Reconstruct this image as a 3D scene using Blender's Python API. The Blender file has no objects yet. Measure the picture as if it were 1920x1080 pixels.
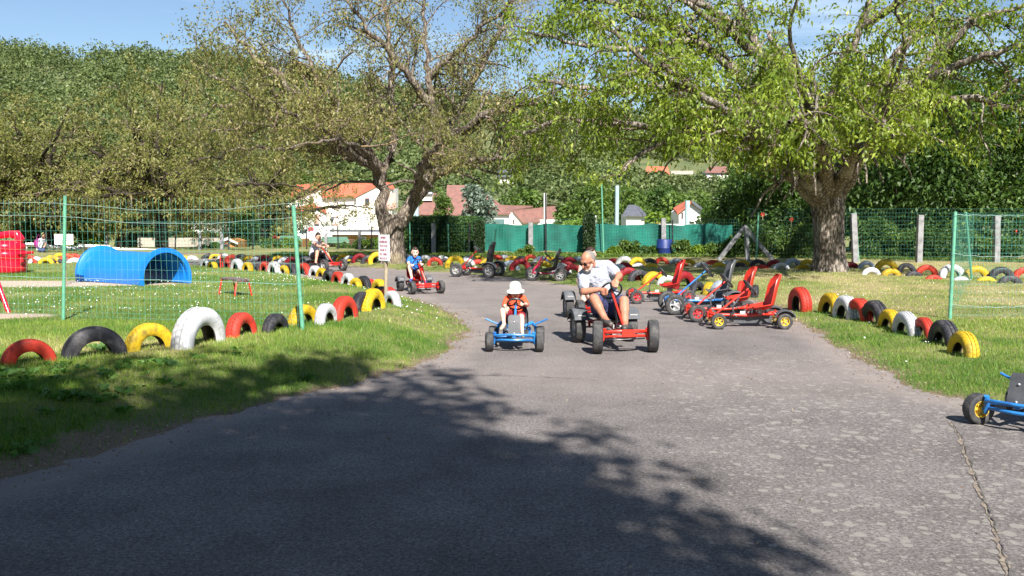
import bpy, math, random
import numpy as np
from mathutils import Vector, Matrix
random.seed(7)
RNG = np.random.default_rng(11)
scene = bpy.context.scene
COL = scene.collection
rad = math.radians

# ------------------------------------------------------------------ camera, sky, sun, exposure
CAMH = 1.7; F = 1750.0; PITCH = math.atan(140/1750)
cam = bpy.data.cameras.new('camera'); camo = bpy.data.objects.new('camera', cam); COL.objects.link(camo)
cam.sensor_width = 36; cam.lens = 36*F/1920; cam.clip_end = 3000; cam.clip_start = .05
camo.location = (0, 0, CAMH); camo.rotation_euler = (rad(90)-PITCH, 0, 0)
scene.camera = camo
SUN = Vector((.28, -1.05, 1)).normalized()
SUN_EL = math.asin(SUN.z); SUN_AZ = math.atan2(SUN.x, SUN.y)
w = bpy.data.worlds.new('World'); scene.world = w; w.use_nodes = True
nt = w.node_tree; bg = nt.nodes['Background']
sky = nt.nodes.new('ShaderNodeTexSky'); sky.sky_type = 'NISHITA'; sky.sun_disc = False
sky.sun_elevation = SUN_EL; sky.sun_rotation = SUN_AZ; sky.air_density = 1.0; sky.dust_density = .15; sky.ozone_density = 3.2
tc = nt.nodes.new('ShaderNodeTexCoord'); mp = nt.nodes.new('ShaderNodeMapping')
mp.inputs['Scale'].default_value = (2.2, 2.2, 14); mp.inputs['Rotation'].default_value = (.12, .25, 0)
nz = nt.nodes.new('ShaderNodeTexNoise'); nz.inputs['Scale'].default_value = 1.6; nz.inputs['Detail'].default_value = 6; nz.inputs['Roughness'].default_value = .55
rp = nt.nodes.new('ShaderNodeValToRGB'); rp.color_ramp.elements[0].position = .52; rp.color_ramp.elements[1].position = .8
rp.color_ramp.elements[1].color = (.6, .6, .6, 1)
mx = nt.nodes.new('ShaderNodeMixRGB'); mx.inputs[2].default_value = (10.5, 11.8, 13.2, 1)
nt.links.new(tc.outputs['Generated'], mp.inputs['Vector']); nt.links.new(mp.outputs[0], nz.inputs['Vector'])
nt.links.new(nz.outputs['Fac'], rp.inputs[0]); nt.links.new(rp.outputs[0], mx.inputs[0])
nt.links.new(sky.outputs[0], mx.inputs[1]); nt.links.new(mx.outputs[0], bg.inputs['Color'])
bg.inputs['Strength'].default_value = .056
sl = bpy.data.lights.new('sun', 'SUN'); sl.energy = 5.0; sl.angle = rad(.8); sl.color = (1, .95, .87)
so = bpy.data.objects.new('sun', sl); COL.objects.link(so); so.rotation_euler = SUN.to_track_quat('Z', 'Y').to_euler(); so.location = (5, -20, 20)
scene.view_settings.view_transform = 'Standard'; scene.view_settings.look = 'None'
scene.view_settings.exposure = 1.2; scene.view_settings.gamma = 1
scene.cycles.max_bounces = 6; scene.cycles.transparent_max_bounces = 12
scene.cycles.diffuse_bounces = 3; scene.cycles.glossy_bounces = 2; scene.cycles.transmission_bounces = 4
scene.cycles.use_denoising = True

# ------------------------------------------------------------------ pixel -> world
CP, SP = math.cos(PITCH), math.sin(PITCH)
def ray(px, py):
    u = (px-960)/F; v = (540-py)/F
    return Vector((u, CP+v*SP, -SP+v*CP))
def at(px, py, Y):
    d = ray(px, py); return Vector((0, 0, CAMH))+d*(Y/d.y)
def zplane(px, py, z=0.):
    d = ray(px, py); return Vector((0, 0, CAMH))+d*((z-CAMH)/d.z)

ROADPX = [(0,915),(170,858),(340,800),(560,745),(720,705),(790,685),(850,655),(880,632),(884,612),(867,597),(835,580),(794,564),(744,552),
  (715,546),(680,541),(650,534),(610,525),(570,517),(530,512),(480,507),(430,503),(390,500),(300,497),(100,492),(-100,490),
  (-100,480),(300,483),(450,488),(560,494),(660,500),(720,504),(800,510),(850,512),(900,517),(960,521),(1020,529),(1060,535),(1120,543),
  (1200,549),(1300,553),(1400,562),(1450,576),(1485,600),(1520,622),(1570,650),(1640,690),(1700,722),(1760,744),(1800,750),(1850,762),(1920,772),(2100,790)]
road = [tuple(zplane(x, y).xy) for x, y in ROADPX]
i0 = 25
road = [(-9,-3),(-5.2,2.5)] + road[:i0] + [(-60, 33), (-60, 39)] + road[i0:] + [(12,5),(16,0),(16,-16),(-14,-16)]
RP = np.array(road)
def road_sd(P):
    """signed distance to the road outline, negative on the asphalt"""
    P = np.asarray(P, float); n = len(RP); best = np.full(len(P), 1e9); ins = np.zeros(len(P), bool)
    for i in range(n):
        a = RP[i]; b = RP[(i+1) % n]; ab = b-a; ap = P-a
        t = np.clip((ap@ab)/(ab@ab+1e-12), 0, 1)
        d = ap-t[:, None]*ab; best = np.minimum(best, np.hypot(d[:, 0], d[:, 1]))
        c = ((a[1] > P[:, 1]) != (b[1] > P[:, 1]))
        xx = a[0]+(P[:, 1]-a[1])*(b[0]-a[0])/((b[1]-a[1]) if abs(b[1]-a[1]) > 1e-12 else 1e-12)
        ins ^= c & (P[:, 0] < xx)
    return np.where(ins, -best, best)
_perm = RNG.random((256, 256))
def vnoise(x, y, s=1., o=0.):
    x = np.asarray(x)*s+o*17.3+500; y = np.asarray(y)*s+o*9.1+500
    xi = np.floor(x).astype(int); yi = np.floor(y).astype(int); fx = x-xi; fy = y-yi
    fx = fx*fx*(3-2*fx); fy = fy*fy*(3-2*fy)
    g = lambda a, b: _perm[a % 256, b % 256]
    return (g(xi, yi)*(1-fx)+g(xi+1, yi)*fx)*(1-fy)+(g(xi, yi+1)*(1-fx)+g(xi+1, yi+1)*fx)*fy
def fbm(x, y, s=1., o=0.):
    return (vnoise(x, y, s, o)*.5+vnoise(x, y, s*2.1, o+1)*.3+vnoise(x, y, s*4.3, o+2)*.2)
def sstep(a, b, x):
    t = np.clip((x-a)/(b-a), 0, 1); return t*t*(3-2*t)
def terrain(x, y):
    x = np.atleast_1d(np.asarray(x, float)); y = np.atleast_1d(np.asarray(y, float))
    sd = road_sd(np.c_[x, y]) + (fbm(x, y, 3.1, 5)-.5)*.34+(vnoise(x, y, 11, 6)-.5)*.10
    left = sstep(1.5, -1.5, x)*sstep(26, 18, y)
    amp = .10+.13*left
    z = -.03+.035*sstep(-.12, .02, sd)+amp*sstep(0, 1.3, sd)
    z = z+np.where(sd > 0, (fbm(x, y, .5, 3)-.5)*.05*sstep(.3, 2, sd), 0)
    z = z-2.9*sstep(42.5, 84, y)
    return z, sd
def tz(x, y): return float(terrain(x, y)[0][0])
def gnd(px, py, extra=0.):
    z = 0.15
    for _ in range(12):
        p = zplane(px, py, z); z = .5*z+.5*(tz(p.x, p.y)+extra)
    return zplane(px, py, z)

# ------------------------------------------------------------------ materials
MATS = {}
def newmat(name):
    m = bpy.data.materials.new(name); m.use_nodes = True; return m, m.node_tree, m.node_tree.nodes['Principled BSDF']
def N(t, kind, **kw):
    n = t.nodes.new(kind)
    for k, v in kw.items():
        if k in n.inputs: n.inputs[k].default_value = v
        else: setattr(n, k, v)
    return n
def c4(c): return (c[0], c[1], c[2], 1)
def paint(name, col, col2=None, rough=.5, scale=6, bump=.15, bscale=40, metal=0, lo=.4, hi=.65, spec=.5, detail=6):
    if name in MATS: return MATS[name]
    m, t, b = newmat(name)
    col2 = col2 or tuple(c*.72 for c in col)
    tcn = N(t, 'ShaderNodeTexCoord'); oi = N(t, 'ShaderNodeObjectInfo')
    add = N(t, 'ShaderNodeVectorMath', operation='ADD'); sc = N(t, 'ShaderNodeVectorMath', operation='SCALE'); sc.inputs[3].default_value = 13
    t.links.new(oi.outputs['Location'], sc.inputs[0]); t.links.new(tcn.outputs['Object'], add.inputs[0]); t.links.new(sc.outputs[0], add.inputs[1])
    n = N(t, 'ShaderNodeTexNoise', Scale=scale, Detail=detail, Roughness=.6)
    r = N(t, 'ShaderNodeMapRange'); r.inputs[1].default_value = lo; r.inputs[2].default_value = hi
    mxx = N(t, 'ShaderNodeMixRGB'); mxx.inputs[1].default_value = c4(col); mxx.inputs[2].default_value = c4(col2)
    t.links.new(add.outputs[0], n.inputs['Vector']); t.links.new(n.outputs['Fac'], r.inputs[0]); t.links.new(r.outputs[0], mxx.inputs[0])
    t.links.new(mxx.outputs[0], b.inputs['Base Color'])
    b.inputs['Roughness'].default_value = rough; b.inputs['Metallic'].default_value = metal; b.inputs['Specular IOR Level'].default_value = spec
    if bump:
        n2 = N(t, 'ShaderNodeTexNoise', Scale=bscale, Detail=3); bp = N(t, 'ShaderNodeBump', Strength=bump, Distance=.01 if bump < .9 else .05)
        t.links.new(add.outputs[0], n2.inputs['Vector']); t.links.new(n2.outputs['Fac'], bp.inputs['Height']); t.links.new(bp.outputs[0], b.inputs['Normal'])
    MATS[name] = m; return m
def tyremat(name, col, dirt, amt=.5):
    if name in MATS: return MATS[name]
    m, t, b = newmat(name)
    tcn = N(t, 'ShaderNodeTexCoord'); oi = N(t, 'ShaderNodeObjectInfo')
    sc = N(t, 'ShaderNodeVectorMath', operation='SCALE'); sc.inputs[3].default_value = 7
    add = N(t, 'ShaderNodeVectorMath', operation='ADD')
    t.links.new(oi.outputs['Location'], sc.inputs[0]); t.links.new(tcn.outputs['Object'], add.inputs[0]); t.links.new(sc.outputs[0], add.inputs[1])
    n = N(t, 'ShaderNodeTexNoise', Scale=5, Detail=8, Roughness=.72)
    r = N(t, 'ShaderNodeMapRange'); r.inputs[1].default_value = .57-.12*amt; r.inputs[2].default_value = .70-.12*amt
    m1 = N(t, 'ShaderNodeMixRGB'); m1.inputs[1].default_value = c4(col); m1.inputs[2].default_value = c4(dirt)
    n3 = N(t, 'ShaderNodeTexNoise', Scale=38, Detail=4, Roughness=.7); r3 = N(t, 'ShaderNodeMapRange'); r3.inputs[1].default_value = .53; r3.inputs[2].default_value = .68; r3.inputs[4].default_value = .7
    m2 = N(t, 'ShaderNodeMixRGB'); m2.inputs[2].default_value = c4(tuple(c*.45 for c in col))
    hs = N(t, 'ShaderNodeHueSaturation'); mr = N(t, 'ShaderNodeMapRange'); mr.inputs[3].default_value = .78; mr.inputs[4].default_value = 1.12
    t.links.new(oi.outputs['Random'], mr.inputs[0]); t.links.new(mr.outputs[0], hs.inputs['Value'])
    for s in (n, n3): t.links.new(add.outputs[0], s.inputs['Vector'])
    t.links.new(n.outputs['Fac'], r.inputs[0]); t.links.new(r.outputs[0], m1.inputs[0]); t.links.new(n3.outputs['Fac'], r3.inputs[0])
    t.links.new(m1.outputs[0], m2.inputs[1]); t.links.new(r3.outputs[0], m2.inputs[0]); t.links.new(m2.outputs[0], hs.inputs['Color'])
    t.links.new(hs.outputs[0], b.inputs['Base Color']); b.inputs['Roughness'].default_value = .62; b.inputs['Specular IOR Level'].default_value = .35
    sx = N(t, 'ShaderNodeSeparateXYZ'); t.links.new(tcn.outputs['Object'], sx.inputs[0])
    def mth(op, a, b_=None, c=None):
        q = N(t, 'ShaderNodeMath', operation=op)
        for i_, v_ in enumerate((a, b_, c)):
            if v_ is None: continue
            if isinstance(v_, (int, float)): q.inputs[i_].default_value = v_
            else: t.links.new(v_, q.inputs[i_])
        return q.outputs[0]
    ang = mth('ARCTAN2', sx.outputs['X'], sx.outputs['Z']); ay = mth('ABSOLUTE', sx.outputs['Y'])
    ph = mth('ADD', mth('MULTIPLY', ang, 34.), mth('MULTIPLY', ay, 60.)); lug = mth('GREATER_THAN', mth('SINE', ph), -.35)
    rib = mth('GREATER_THAN', mth('SINE', mth('MULTIPLY', ay, 190.)), -.2); rr_ = mth('SQRT', mth('ADD', mth('MULTIPLY', sx.outputs['X'], sx.outputs['X']), mth('MULTIPLY', sx.outputs['Z'], sx.outputs['Z'])))
    msk = mth('GREATER_THAN', rr_, .284); hgt_ = mth('MULTIPLY', mth('MULTIPLY', lug, rib), msk)
    grv = mth('MULTIPLY', mth('SUBTRACT', 1., mth('MULTIPLY', lug, rib)), msk); m4 = N(t, 'ShaderNodeMixRGB'); m4.inputs[2].default_value = c4(tuple(c*.30 for c in col)); t.links.new(mth('MULTIPLY', grv, .5), m4.inputs[0]); t.links.new(hs.outputs[0], m4.inputs[1]); t.links.new(m4.outputs[0], b.inputs['Base Color'])
    bp = N(t, 'ShaderNodeBump', Strength=.8, Distance=.008); t.links.new(hgt_, bp.inputs['Height']); t.links.new(bp.outputs[0], b.inputs['Normal'])
    MATS[name] = m; return m
def leafmat(name, a, bcol, trans=.35, c=None):
    if name in MATS: return MATS[name]
    m, t, b = newmat(name)
    at_ = N(t, 'ShaderNodeAttribute', attribute_name='tint')
    rp = N(t, 'ShaderNodeValToRGB'); e = rp.color_ramp.elements; e[0].color = c4(a); e[1].color = c4(bcol)
    if c: x = e.new(.75); x.color = c4(bcol); e[-1].color = c4(c)
    t.links.new(at_.outputs['Fac'], rp.inputs[0]); t.links.new(rp.outputs[0], b.inputs['Base Color'])
    b.inputs['Roughness'].default_value = .5; b.inputs['Specular IOR Level'].default_value = .35
    tr = N(t, 'ShaderNodeBsdfTranslucent'); ms = N(t, 'ShaderNodeMixShader'); ms.inputs[0].default_value = trans
    hs = N(t, 'ShaderNodeHueSaturation'); hs.inputs['Saturation'].default_value = 1.15; hs.inputs['Value'].default_value = 1.35
    t.links.new(rp.outputs[0], hs.inputs['Color']); t.links.new(hs.outputs[0], tr.inputs['Color'])
    out = t.nodes['Material Output']; t.links.new(b.outputs[0], ms.inputs[1]); t.links.new(tr.outputs[0], ms.inputs[2]); t.links.new(ms.outputs[0], out.inputs['Surface'])
    MATS[name] = m; return m

M_RED = paint('kart_red', (.50,.016,.012), (.34,.016,.014), .38, 9, .05)
M_ORED = paint('kart_orange_red', (.60,.030,.014), (.42,.028,.016), .4, 9, .05)
M_BLUE = paint('kart_blue', (.025,.20,.52), (.02,.12,.36), .38, 9, .05)
M_PINK = paint('kart_pink', (.62,.03,.10), (.4,.02,.06), .38, 9, .05)
M_RUB = paint('rubber', (.030,.030,.033), (.085,.08,.075), .75, 12, .3, 60, lo=.45, hi=.7)
M_RUBDIRT = paint('dusty_rubber', (.06,.055,.05), (.16,.13,.11), .85, 6, .2, 60)
M_BLK = paint('black_plastic', (.016,.016,.018), (.04,.04,.042), .42, 10, .05)
M_GREYP = paint('grey_plastic', (.075,.08,.09), (.12,.125,.135), .62, 8, .05, spec=.25)
M_DGREY = paint('dark_grey_plastic', (.055,.06,.068), (.1,.1,.11), .45, 8, .05)
M_SILV = paint('silver_rim', (.55,.55,.56), (.35,.35,.35), .4, 20, .05, metal=.4)
M_YRIM = paint('yellow_rim', (.72,.50,.04), (.5,.32,.04), .45, 20, .05)
M_RRIM = paint('red_rim', (.55,.04,.05), (.35,.03,.03), .45, 20, .05)
M_STEEL = paint('steel', (.25,.25,.26), (.15,.13,.12), .4, 20, .05, metal=.7)
M_SKIN = paint('skin', (.56,.30,.21), (.50,.24,.16), .55, 14, .05)
M_SKINP = paint('pale_skin', (.68,.44,.35), (.62,.37,.28), .55, 14, .05)
M_SKINR = paint('tanned_skin', (.42,.19,.12), (.36,.15,.09), .55, 14, .05)
M_GPOST = paint('green_painted_post', (.12,.36,.24), (.09,.26,.18), .5, 14, .1)
M_GWIRE = paint('green_wire', (.05,.26,.20), (.12,.34,.28), .5, 5, 0)
M_WWIRE = paint('pale_wire', (.28,.42,.40), (.36,.48,.45), .5, 5, 0)
M_CONC = paint('concrete', (.27,.27,.28), (.15,.15,.155), .85, 7, .4)
M_WOOD = paint('weathered_wood', (.34,.28,.2), (.2,.16,.11), .8, 9, .4)
M_WHITE = paint('white_paint', (.8,.8,.8), (.68,.68,.68), .5, 5, .05)
M_BARK = None

# ------------------------------------------------------------------ mesh building
class MB:
    def __init__(s): s.v = []; s.f = []; s.m = []
    def box(s, c, size, R=None, mi=0):
        hx, hy, hz = size[0]/2, size[1]/2, size[2]/2; b = len(s.v); c = Vector(c)
        for x, y, z in ((-1,-1,-1),(1,-1,-1),(1,1,-1),(-1,1,-1),(-1,-1,1),(1,-1,1),(1,1,1),(-1,1,1)):
            p = Vector((x*hx, y*hy, z*hz)); s.v.append(tuple(c+(R@p if R is not None else p)))
        for q in ((0,3,2,1),(4,5,6,7),(0,1,5,4),(1,2,6,5),(2,3,7,6),(3,0,4,7)): s.f.append(tuple(b+i for i in q)); s.m.append(mi)
        return s
    def tube(s, pts, r, seg=8, mi=0, cap=True, flat=1.):
        pts = [Vector(p) for p in pts]; n = len(pts); rr = r if hasattr(r, '__len__') else [r]*n
        b = len(s.v); up = None
        for i, p in enumerate(pts):
            d = (pts[min(i+1, n-1)]-pts[max(i-1, 0)])
            if d.length < 1e-9: d = Vector((0, 0, 1))
            d.normalize()
            if up is None:
                up = Vector((0, 0, 1)) if abs(d.z) < .9 else Vector((0, 1, 0))
            x = up.cross(d)
            if x.length < 1e-6: x = Vector((1, 0, 0)).cross(d)
            x.normalize(); y = d.cross(x); up = y
            for k in range(seg):
                a = 2*math.pi*k/seg; s.v.append(tuple(p+x*(math.cos(a)*rr[i])+y*(math.sin(a)*rr[i]*flat)))
        for i in range(n-1):
            for k in range(seg):
                k2 = (k+1) % seg; s.f.append((b+i*seg+k, b+i*seg+k2, b+(i+1)*seg+k2, b+(i+1)*seg+k)); s.m.append(mi)
        if cap:
            s.f.append(tuple(b+k for k in range(seg))[::-1]); s.m.append(mi)
            s.f.append(tuple(b+(n-1)*seg+k for k in range(seg))); s.m.append(mi)
        return s
    def lathe(s, prof, seg=32, axis='Y', c=(0,0,0), mi=0, closed=True, mis=None, arc=(0, 2*math.pi), R=None):
        b = len(s.v); full = abs(arc[1]-arc[0]-2*math.pi) < 1e-6; ns = seg if full else seg+1; m = len(prof); c = Vector(c)
        for k in range(ns):
            a = arc[0]+(arc[1]-arc[0])*k/seg; ca, sa = math.cos(a), math.sin(a)
            for r, h in prof:
                p = {'Y': (r*ca, h, r*sa), 'Z': (r*ca, r*sa, h), 'X': (h, r*ca, r*sa)}[axis]
                p = Vector(p); p = R@p if R is not None else p; s.v.append(tuple(p+c))
        mm = m if closed else m-1
        for k in range(seg):
            k2 = (k+1) % ns
            for j in range(mm):
                j2 = (j+1) % m; s.f.append((b+k*m+j, b+k*m+j2, b+k2*m+j2, b+k2*m+j)); s.m.append(mis[j] if mis else mi)
        return s
    def ball(s, c, r, seg=12, rings=8, mi=0, R=None):
        if not hasattr(r, '__len__'): r = (r, r, r)
        b = len(s.v); c = Vector(c)
        for i in range(rings+1):
            th = math.pi*i/rings
            for k in range(seg):
                a = 2*math.pi*k/seg; p = Vector((r[0]*math.sin(th)*math.cos(a), r[1]*math.sin(th)*math.sin(a), r[2]*math.cos(th)))
                s.v.append(tuple(c+(R@p if R is not None else p)))
        for i in range(rings):
            for k in range(seg):
                k2 = (k+1) % seg; s.f.append((b+i*seg+k, b+(i+1)*seg+k, b+(i+1)*seg+k2, b+i*seg+k2)); s.m.append(mi)
        return s
    def prism(s, poly, y0, y1, mi=0, M=None):
        """poly in (x,z), extruded along y"""
        b = len(s.v); n = len(poly)
        for y in (y0, y1):
            for x, z in poly:
                p = Vector((x, y, z)); s.v.append(tuple(M@p if M is not None else p))
        s.f.append(tuple(range(b, b+n))); s.f.append(tuple(range(b+2*n-1, b+n-1, -1))); s.m += [mi, mi]
        for i in range(n):
            j = (i+1) % n; s.f.append((b+i, b+n+i, b+n+j, b+j)); s.m.append(mi)
        return s
    def quad(s, a, b_, c, d, mi=0):
        b = len(s.v); s.v += [tuple(a), tuple(b_), tuple(c), tuple(d)]; s.f.append((b, b+1, b+2, b+3)); s.m.append(mi); return s
    def build(s, name, mats, parent=None, smooth=True, angle=40):
        me = bpy.data.meshes.new(name); me.from_pydata(s.v, [], s.f); me.validate()
        mats = mats if isinstance(mats, (list, tuple)) else [mats]
        for m in mats: me.materials.append(m)
        if len(mats) > 1 and len(me.polygons) == len(s.m): me.polygons.foreach_set('material_index', s.m)
        if smooth:
            me.polygons.foreach_set('use_smooth', [True]*len(me.polygons))
            try: me.set_sharp_from_angle(angle=rad(angle))
            except Exception: pass
        o = bpy.data.objects.new(name, me); COL.objects.link(o)
        if parent is not None: o.parent = parent
        return o
def tag(o, label=None, cat=None, group=None, kind=None):
    if label: o['label'] = label
    if cat: o['category'] = cat
    if group: o['group'] = group
    if kind: o['kind'] = kind
    return o
def empty(name, loc=(0,0,0), rz=0., label=None, cat=None, group=None):
    o = bpy.data.objects.new(name, None); COL.objects.link(o); o.location = loc; o.rotation_euler = (0, 0, rz); o.empty_display_size = .2
    return tag(o, label, cat, group)
def nmesh(name, V, Fq, mats, parent=None, tint=None, smooth=False, mi=None):
    """numpy mesh; Fq (n,3) or (n,4)"""
    V = np.ascontiguousarray(V, np.float32); Fq = np.ascontiguousarray(Fq, np.int32); k = Fq.shape[1]
    me = bpy.data.meshes.new(name); me.vertices.add(len(V)); me.vertices.foreach_set('co', V.ravel())
    me.loops.add(Fq.size); me.loops.foreach_set('vertex_index', Fq.ravel()); me.polygons.add(len(Fq))
    me.polygons.foreach_set('loop_start', np.arange(0, Fq.size, k, dtype=np.int32))
    if smooth: me.polygons.foreach_set('use_smooth', np.ones(len(Fq), bool))
    mats = mats if isinstance(mats, (list, tuple)) else [mats]
    for m in mats: me.materials.append(m)
    if mi is not None: me.polygons.foreach_set('material_index', np.ascontiguousarray(mi, np.int32))
    me.update(calc_edges=True)
    if tint is not None:
        for nm, arr in (tint.items() if isinstance(tint, dict) else (('tint', tint),)):
            dom = 'FACE' if len(arr) == len(Fq) else 'POINT'
            a = me.attributes.new(nm, 'FLOAT', dom); a.data.foreach_set('value', np.ascontiguousarray(arr, np.float32))
    o = bpy.data.objects.new(name, me); COL.objects.link(o)
    if parent is not None: o.parent = parent
    return o
def grid_faces(nx, ny):
    i = np.arange(nx-1)[None, :]+np.arange(ny-1)[:, None]*nx; i = i.ravel()
    return np.c_[i, i+1, i+1+nx, i+nx]

# ------------------------------------------------------------------ GROUND
def axis_pts(a, b, fa, fb, step, growth, mx_=6.):
    mid = list(np.arange(fa, fb+1e-6, step)); s = step; x = fb; hi = []
    while x < b: s = min(s*growth, mx_); x += s; hi.append(x)
    s = step; x = fa; lo = []
    while x > a: s = min(s*growth, mx_); x -= s; lo.append(x)
    return np.array(lo[::-1]+mid+hi)
xs = axis_pts(-420, 420, -7, 7.5, .085, 1.045, 12); ys = axis_pts(-60, 330, 3.5, 17, .085, 1.03, 8)
GX, GY = np.meshgrid(xs, ys); GZ, GSD = terrain(GX.ravel(), GY.ravel())
X, Y = GX.ravel(), GY.ravel()
def dryness(x, y):
    n = fbm(x, y, .9, 20); n2 = fbm(x, y, 4, 21)
    d = .20+1.2*(n-.45)+.45*(n2-.5)
    right = sstep(3.5, 6, x)*sstep(13.5, 17, y)*sstep(40, 32, y)
    d = d+.55*right
    leftrow = np.exp(-((y-(10.6+.0*x))/1.0)**2)*sstep(-2.6, -3.8, x)*sstep(-9, -6, x)
    d = d+.5*leftrow
    d = d+.22*sstep(20, 34, y)
    return np.clip(d, 0, 1)
def sandmask(x, y):
    # bare sandy patch beside the play barrel
    c = (zplane(60, 533, .2)); cx, cy = c.x, c.y
    e = ((x-cx)/3.3)**2+((y-cy+(x-cx)*.10)/1.05)**2
    c2 = zplane(10, 598, .2); e2 = ((x-c2.x)/.7)**2+((y-c2.y)/.35)**2
    return np.clip(sstep(1.15, .8, e+.35*(fbm(x, y, 2, 9)-.5))+sstep(1.2, .6, e2), 0, 1)
dry = dryness(X, Y)
bare = sstep(.30, .02, GSD+.25*(fbm(X, Y, 2.4, 8)-.5))
worn_left = sstep(-1.6, -3.0, X)*sstep(8.4, 6.8, Y)*sstep(.55, .3, GSD+.3*(fbm(X, Y, 3, 88)-.5))*.95
bare = np.clip(np.maximum(bare, worn_left), 0, 1)
m, t, b = newmat('lawn_soil')
a1 = N(t, 'ShaderNodeAttribute', attribute_name='dry'); a2 = N(t, 'ShaderNodeAttribute', attribute_name='bare'); a3 = N(t, 'ShaderNodeAttribute', attribute_name='sand')
tcn = N(t, 'ShaderNodeTexCoord')
n1 = N(t, 'ShaderNodeTexNoise', Scale=9, Detail=8, Roughness=.75); n2 = N(t, 'ShaderNodeTexNoise', Scale=60, Detail=5, Roughness=.8)
for q in (n1, n2): t.links.new(tcn.outputs['Object'], q.inputs['Vector'])
g = N(t, 'ShaderNodeValToRGB'); e = g.color_ramp.elements; e[0].position = .3; e[0].color = (.045,.085,.016,1); e[1].position = .72; e[1].color = (.17,.24,.055,1)
t.links.new(n2.outputs['Fac'], g.inputs[0])
s_ = N(t, 'ShaderNodeValToRGB'); e = s_.color_ramp.elements; e[0].position = .3; e[0].color = (.17,.135,.06,1); e[1].position = .7; e[1].color = (.44,.38,.21,1)
t.links.new(n2.outputs['Fac'], s_.inputs[0])
ma = N(t, 'ShaderNodeMath', operation='MULTIPLY_ADD'); ma.inputs[1].default_value = 1.6; ma.inputs[2].default_value = -.8
mb_ = N(t, 'ShaderNodeMath', operation='ADD', use_clamp=True)
t.links.new(n1.outputs['Fac'], ma.inputs[0]); t.links.new(ma.outputs[0], mb_.inputs[0]); t.links.new(a1.outputs['Fac'], mb_.inputs[1])
mixg = N(t, 'ShaderNodeMixRGB'); t.links.new(mb_.outputs[0], mixg.inputs[0]); t.links.new(g.outputs[0], mixg.inputs[1]); t.links.new(s_.outputs[0], mixg.inputs[2])
d_ = N(t, 'ShaderNodeValToRGB'); e = d_.color_ramp.elements; e[0].position = .3; e[0].color = (.10,.07,.05,1); e[1].position = .75; e[1].color = (.36,.27,.20,1)
t.links.new(n2.outputs['Fac'], d_.inputs[0])
mixd = N(t, 'ShaderNodeMixRGB'); t.links.new(a2.outputs['Fac'], mixd.inputs[0]); t.links.new(mixg.outputs[0], mixd.inputs[1]); t.links.new(d_.outputs[0], mixd.inputs[2])
mixs = N(t, 'ShaderNodeMixRGB'); mixs.inputs[2].default_value = (.50,.40,.32,1); t.links.new(a3.outputs['Fac'], mixs.inputs[0]); t.links.new(mixd.outputs[0], mixs.inputs[1])
t.links.new(mixs.outputs[0], b.inputs['Base Color']); b.inputs['Roughness'].default_value = .95; b.inputs['Specular IOR Level'].default_value = .1
bp = N(t, 'ShaderNodeBump', Strength=.8, Distance=.03); t.links.new(n2.outputs['Fac'], bp.inputs['Height']); t.links.new(bp.outputs[0], b.inputs['Normal'])
M_LAWN = m
o = nmesh('ground', np.c_[X, Y, GZ], grid_faces(len(xs), len(ys)), M_LAWN, tint={'dry': dry, 'bare': bare, 'sand': sandmask(X, Y)}, smooth=True)
tag(o, kind='structure')

# ------------------------------------------------------------------ ROAD (asphalt sheet)
m, t, b = newmat('asphalt')
tcn = N(t, 'ShaderNodeTexCoord'); a1 = N(t, 'ShaderNodeAttribute', attribute_name='dust'); a2 = N(t, 'ShaderNodeAttribute', attribute_name='lichen'); a3 = N(t, 'ShaderNodeAttribute', attribute_name='patch')
fine = N(t, 'ShaderNodeTexNoise', Scale=46, Detail=8, Roughness=.95); mid = N(t, 'ShaderNodeTexNoise', Scale=1.3, Detail=7, Roughness=.62); stones = N(t, 'ShaderNodeTexVoronoi', Scale=62)
for q in (fine, mid, stones): t.links.new(tcn.outputs['Object'], q.inputs['Vector'])
r1 = N(t, 'ShaderNodeValToRGB'); e = r1.color_ramp.elements; e[0].position = .43; e[0].color = (.040,.037,.037,1); e[1].position = .60; e[1].color = (.26,.235,.23,1)
t.links.new(fine.outputs['Fac'], r1.inputs[0])
r2 = N(t, 'ShaderNodeMapRange'); r2.inputs[1].default_value = .3; r2.inputs[2].default_value = .7; r2.inputs[3].default_value = .70; r2.inputs[4].default_value = 1.34
t.links.new(mid.outputs['Fac'], r2.inputs[0])
mu = N(t, 'ShaderNodeVectorMath', operation='SCALE'); t.links.new(r1.outputs[0], mu.inputs[0]); t.links.new(r2.outputs[0], mu.inputs[3])
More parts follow.
